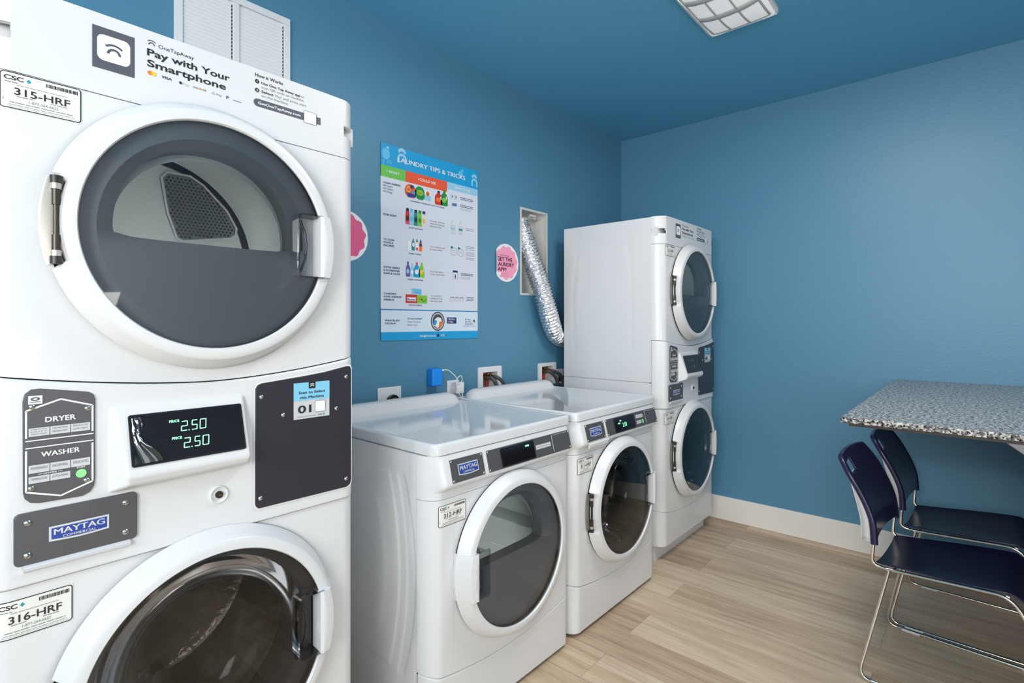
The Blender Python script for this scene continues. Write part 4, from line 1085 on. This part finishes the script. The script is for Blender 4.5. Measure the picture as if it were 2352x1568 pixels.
tag(o, 'silver corrugated foil duct running from vent box behind the far stack', 'duct')

# dryer power outlet and its black plug
t = empty('power_outlet', (0, 1.393, .9065), 'square white outlet plate with black dryer socket above the dryer', 'outlet')
m = MB(); m.box((0, -.062, -.058), (.006, .062, .054)); m.build('outlet_plate', M['outlet'], t, smooth=0, bevel=.003)
m = MB(); m.lathe([(.036, .006), (.036, .014), (.033, .016), (.030, .013), (.0, .013)], (.013, -.016), 40, mi=0); m.build('socket', M['black'], t, smooth=40)
m = MB(); m.lathe([(.026, .013), (.025, .030), (.018, .036), (.0, .037)], (.013, -.016), 30); m.box((.034, .006, -.06), (.044, .022, -.005)); 
o = m.build('power_plug', M['black'], None, smooth=40, loc=(.0, 1.393, .9065)); tag(o, 'black power plug pushed into the dryer outlet', 'plug')

# small white outlet with a plugged-in charger, its cable and the blue sensor box
t = empty('power_outlet', (0, 1.766, .9000), 'narrow white wall outlet carrying a phone charger, behind the dryer guard', 'outlet')
m = MB(); m.box((0, -.0385, -.062), (.005, .040, .060)); m.build('outlet_plate', M['outlet'], t, smooth=0, bevel=.003)
m = MB(); m.box((0, -.023, -.027), (.042, .027, .027)); m.lathe([(.023, .042), (.021, .0445), (0, .0445)], (.002, 0), 32)
o = m.build('charger', M['cable'], None, smooth=30, bevel=.004, loc=(.0055, 1.775, .925)); tag(o, 'white plug-in charger on the narrow outlet', 'charger')
m = MB(); m.tube(spline([(.034, 1.678, 1.0165), (.042, 1.70, 1.016), (.055, 1.735, .985), (.058, 1.757, .952), (.060, 1.775, .962), (.060, 1.768, .985), (.058, 1.748, .976), (.058, 1.740, .945), (.062, 1.752, .905), (.062, 1.768, .880), (.06, 1.777, .892), (.052, 1.778, .915)], 8), .0022, 8)
m.tube([(.030, 1.664, 1.0165), (.034, 1.680, 1.0165)], .0045, 10)
o = m.build('charging_cable', M['cable'], None, smooth=60); tag(o, 'thin white cable from the blue box looping down to the charger', 'cable')
m = MB(); m.box((0, -.032, -.042), (.042, .030, .040)); o = m.build('sensor_box', M['bluebox'], None, smooth=0, bevel=.007, seg=4, loc=(.0005, 1.6365, .987)); tag(o, 'bright blue plastic box stuck on the wall above the dryer', 'box')

# washer supply boxes
def supply_box(yc, zc, w_, h_, label):
    t = empty('supply_box', (0, yc, zc), label, 'supply box', 'washer supply boxes in the left wall')
    m = MB(); q = Sheet().rr(-w_/2, -h_/2, w_/2, h_/2, .010); n = len(q); iw, ih = .054, .044
    r_ = [(-iw, -ih), (iw, -ih), (iw, ih), (-iw, ih)]
    # ring between rounded outline and square opening
    inner = [(max(-iw, min(iw, u*2)), max(-ih, min(ih, v*2))) for u, v in q]
    m.add([(.006, u, v) for u, v in q]+[(.006, u, v) for u, v in inner]+[(0, u, v) for u, v in q]+[(-.085, u, v) for u, v in inner],
          [(i, (i+1) % n, n+(i+1) % n, n+i) for i in range(n)]+[(2*n+i, 2*n+(i+1) % n, (i+1) % n, i) for i in range(n)]+[])
    m.add([(.006, -iw, -ih), (.006, iw, -ih), (.006, iw, ih), (.006, -iw, ih), (-.085, -iw, -ih), (-.085, iw, -ih), (-.085, iw, ih), (-.085, -iw, ih)], [(4, 5, 6, 7), (0, 1, 5, 4), (1, 2, 6, 5), (2, 3, 7, 6), (3, 0, 4, 7)], 1)
    m.build('box_frame', [M['outlet'], M['recess']], t, smooth=30)
    for yo, hot in ((-.022, True), (.020, False)):
        m = MB(); m.tube([(-.06, yo, .018), (-.012, yo, .018)], .010, 14, 0); m.tube([(-.012, yo, .018), (.004, yo+.003, .012)], .013, 8, 0); m.tube([(-.03, yo, .018), (-.03, yo, .036)], .006, 10, 0); m.box((-.045, yo-.012, .034), (-.015, yo+.012, .040), 1)
        m.build('valve', [M['brass'], M['red'] if hot else M['darkmetal']], t, smooth=40)
    m = MB(); m.tube([(-.04, -.03, -.043), (-.04, -.03, .0)], .006, 10, 1); m.tube([(-.05, .03, -.043), (-.05, .03, -.005)], .009, 10, 2); m.build('pipe_stub', [M['outlet'], M['maytag'], M['red']], t, smooth=40)
    return t
supply_box(2.030, .938, .178, .146, 'white washer supply box with brass valves, nearer of two')
supply_box(2.527, .938, .175, .130, 'white washer supply box with brass valves, farther one by the far stack')
for yc, z0, yy, lab in ((2.030, .952, (-.018, .024), ('short gray hose bending down at left in the nearer supply box', 'long gray hose bending out right of the nearer supply box')), (2.527, .952, (-.018, .024), ('inner gray hose bending down from the farther supply box', 'outer gray hose bending down from the farther supply box'))):
    for k, yo in enumerate(yy):
        m = MB(); y = yc+yo; dy = (.028, .05)[k] if yc < 2.2 else (.055, .075)[k]
        m.tube(spline([(.002, y, z0-.002), (.022, y+.006, z0+.002), (.040, y+dy*.6, z0-.020), (.046, y+dy, z0-.055), (.046, y+dy+.008, z0-.10), (.045, y+dy+.01, z0-.20)], 8), .0095, 14)
        o = m.build('hose', M['hose'], None, smooth=60); tag(o, lab[k], 'hose', 'washer water hoses')

# far outlet next to the far stack
t = empty('power_outlet', (0, 2.656, .925), 'small white outlet peeking out beside the far stack', 'outlet')
m = MB(); m.box((0, -.038, -.058), (.005, .036, .033)); m.build('outlet_plate', M['outlet'], t, smooth=0, bevel=.003)
m = MB(); m.box((.0055, -.018, -.040), (.035, .018, -.012), 0); m.tube(spline([(.03, 0, -.03), (.05, .004, -.05), (.055, .0, -.09), (.05, -.01, -.15)], 6), .005, 10, 0)
o = m.build('power_plug', M['black'], None, smooth=40, loc=(0, 2.656, .925)); tag(o, 'black plug in the small outlet beside the far stack', 'plug')
m = MB(); m.tube(spline([(.075, 2.60, .80), (.085, 2.625, .876), (.075, 2.65, .905), (.06, 2.69, .93)], 6), .005, 10, 0)
o = m.build('hose', M['red'], None, smooth=60); tag(o, 'thin red tube showing behind the washer guard by the far stack', 'hose')

# ------------------------------------------------------------------ counter and chairs
t = empty('counter', (1.615, 1.924, 0), 'speckled gray granite counter reaching out from the back wall', 'counter')
CX, CD = 1.05, D-1.924-.001
m = MB(); m.box((0, 0, .929), (CX, CD, .947)); m.build('granite_top', M['granite'], t, smooth=0, bevel=.003)
m = MB(); m.box((.022, .012, .920), (CX-.01, CD, .929)); m.build('underlay', M['substrate'], t, smooth=0)
m = MB(); m.add([(.379, .014, .920), (.62, .014, .920), (.62, .014, .735), (.379, .05, .920), (.62, .05, .920), (.62, .05, .735)], [(0, 2, 1), (3, 4, 5), (0, 3, 5, 2), (0, 1, 4, 3), (1, 2, 5, 4)]); m.build('support_bracket', M['bracket'], t, smooth=0, bevel=.003)
m = MB(); m.box((.60, .055, 0), (.70, CD, .920)); m.build('support_panel', M['bracket'], t, smooth=0)

def chair(loc, rz, label):
    t = empty('stacking_chair', loc, label, 'chair', 'navy chairs at the counter', rz)
    # seat shell
    m = MB(); rows = []; N = 24
    for i in range(N+1):
        f = i/N; X = .048+.40*f; hw = .172+.030*sstep(0, .7, f)
        if f > .86: hw -= .030*((f-.86)/.14)**2
        if f < .08: hw -= .012*((.08-f)/.08)**2
        zc = .397+.030*f-.045*max(0, (f-.84)/.16)**2
        rows.append([(X, hw*c_, zc-.010*(1-c_*c_)+.003*abs(c_)**6) for c_ in [-1+2*k/24 for k in range(25)]])
    m.grid(rows, flip=True); m.build('seat', M['navy'], t, smooth=60, solid=.006, bevel=.002, solid_off=1)
    # back shell, leaning back and curved across
    def back(s_, v, off=0):
        z = .475+.270*v
        X = .051-.020*v-.125*max(0, v-.2)**1.5-.012*(1-s_*s_)
        hw = .184
        if v > .72: hw -= .030*((v-.72)/.28)**2.2
        return (X-off, hw*s_, z+.006*(1-s_*s_)*v)
    m = MB(); kk = 41; nv = 30
    rows = [[back(-1+2*k/(kk-1), i/nv) for k in range(kk)] for i in range(nv+1)]
    m.v += [p for r_ in rows for p in r_]
    for i in range(nv):
        for k in range(kk-1):
            v = (i+.5)/nv; s_ = 1-2*(k+.5)/(kk-1)
            if .80 < v < .935 and .45 < s_ < .92: continue     # finger hole under the top rim
            m.f.append((i*kk+k, i*kk+k+1, (i+1)*kk+k+1, (i+1)*kk+k)); m.m.append(0)
    bk = m.build('backrest', M['navy'], t, smooth=60, solid=.008, bevel=.002, solid_off=0)
    # rolled rim round the shell, thicker down the sides where it sleeves the frame
    m = MB(); ed = [back(-1, v/14) for v in range(15)]+[back(-1+2*k/20, 1) for k in range(1, 20)]+[back(1, 1-v/14) for v in range(15)]
    ed[0] = (ed[0][0], ed[0][1], ed[0][2]-.010); ed[-1] = (ed[-1][0], ed[-1][1], ed[-1][2]-.010)
    m.tube([(x-.004, y, z) for x, y, z in ed], .0095, 12, rad=[.0105 if 3 < i < 46 else .0115 for i in range(len(ed))]); m.build('rim', M['navy'], bk, smooth=60)
    m = MB(); rows = []
    for i in range(17):
        f = i/16; v = -.01+.80*f
        rows.append([back(-1.02+2.04*k/20, max(0, v), (.034*(1-f**2.2)+.006)) for k in range(21)])
    m.grid(rows, flip=True)
    for k in (0, 20): m.grid([[r_[k] for r_ in rows], [back((-1.0, 1.0)[k > 0], max(0, -.01+.80*i/16), -.002) for i in range(17)]])
    rw = [back(-1.02+2.04*k/20, 0, .004) for k in range(21)]; m.grid([rows[0], rw])
    m.build('back_cover', M['graycover'], bk, smooth=60, solid=.003)['label'] = 'light gray rear cover of the backrest'
    # wire frame: upright, seat rail, front leg, floor runner and rear leg on each side in one bent rod
    m = MB()
    for sd in (-1, 1):
        p = [(.046, sd*.183, .490), (.038, sd*.180, .392), (.085, sd*.178, .387), (.398, sd*.203, .414), (.444, sd*.212, .33), (.515, sd*.232, .0062), (.008, sd*.232, .0062), (.088, sd*.180, .383)]
        m.tube(bends(p[:3], .035)[:-1]+bends(p[2:], .042), .0055, 10)
    for X in (.10, .39): m.tube([(X, -.178 if X < .2 else -.202, .386 if X < .2 else .411), (X, 0, .372 if X < .2 else .394), (X, .178 if X < .2 else .202, .386 if X < .2 else .411)], .005, 8)
    m.build('wire_frame', M['chrome'], t, smooth=60)['label'] = 'bent chrome wire sled frame'
    for sd in (-1, 1):
        for X in (.09, .44):
            m = MB(); m.box((X-.03, sd*.232-.008, 0), (X+.03, sd*.232+.008, .008)); m.build('glide', M['clearfoot'], t, smooth=0, bevel=.003)
    return t
chair((1.632, 2.425, 0), math.radians(-4), 'navy plastic chair with chrome sled base, the nearer of two at the counter')
chair((1.668, 2.914, 0), math.radians(-3), 'navy plastic chair tucked under the counter, the farther one by the back wall')

# ------------------------------------------------------------------ ceiling light
t = empty('ceiling_light', (1.170, 1.80, H), 'white rectangular ceiling light with a ribbed diffuser', 'light')
lw, ll = .146, .618
m = MB(); q = Sheet().rr(-lw, -ll, lw, ll, .03); n = len(q)
m.add([(u, v, 0) for u, v in q]+[(u, v, -.014) for u, v in q]+[(u*.93, v*.985, -.018) for u, v in q], [(n+i, n+(i+1) % n, (i+1) % n, i)[::-1] for i in range(n)]+[(n+i, n+(i+1) % n, 2*n+(i+1) % n, 2*n+i)[::-1] for i in range(n)])
m.build('lamp_frame', M['lamp_frame'], t, smooth=0)
def lens(u, v): # sag of the diffuser under the ceiling
    a = max(0, 1-(abs(u)/.136)**2.4); c_ = max(0, 1-(abs(v)/.609)**8); return -.016-.034*a**.6*c_
m = MB(); m.grid([[(-.136+.272*i/28, -.609+1.218*j/40, lens(-.136+.272*i/28, -.609+1.218*j/40)) for j in range(41)] for i in range(29)], flip=False); m.build('diffuser', M['diffuser'], t, smooth=60)
m = MB()
def ribbon(pts, du, dv):
    m.grid([[(u-du, v-dv, lens(u, v)-.0006), (u-du*.8, v-dv*.8, lens(u, v)-.0035), (u+du*.8, v+dv*.8, lens(u, v)-.0035), (u+du, v+dv, lens(u, v)-.0006)] for u, v in pts], flip=dv > 0)
for u, w_ in ((-.117, .005), (-.040, .0042), (.040, .0042), (.117, .005)): ribbon([(u, -.575+1.15*j/40) for j in range(41)], w_, 0)
v = .575; k = 0
while v > -.58:
    ribbon([(-.118+.236*i/20, v) for i in range(21)], 0, .006 if k == 0 else .019)
    v -= .165 if k == 0 else .150; k += 1
m.build('diffuser_rib', M['rib'], t, smooth=60)
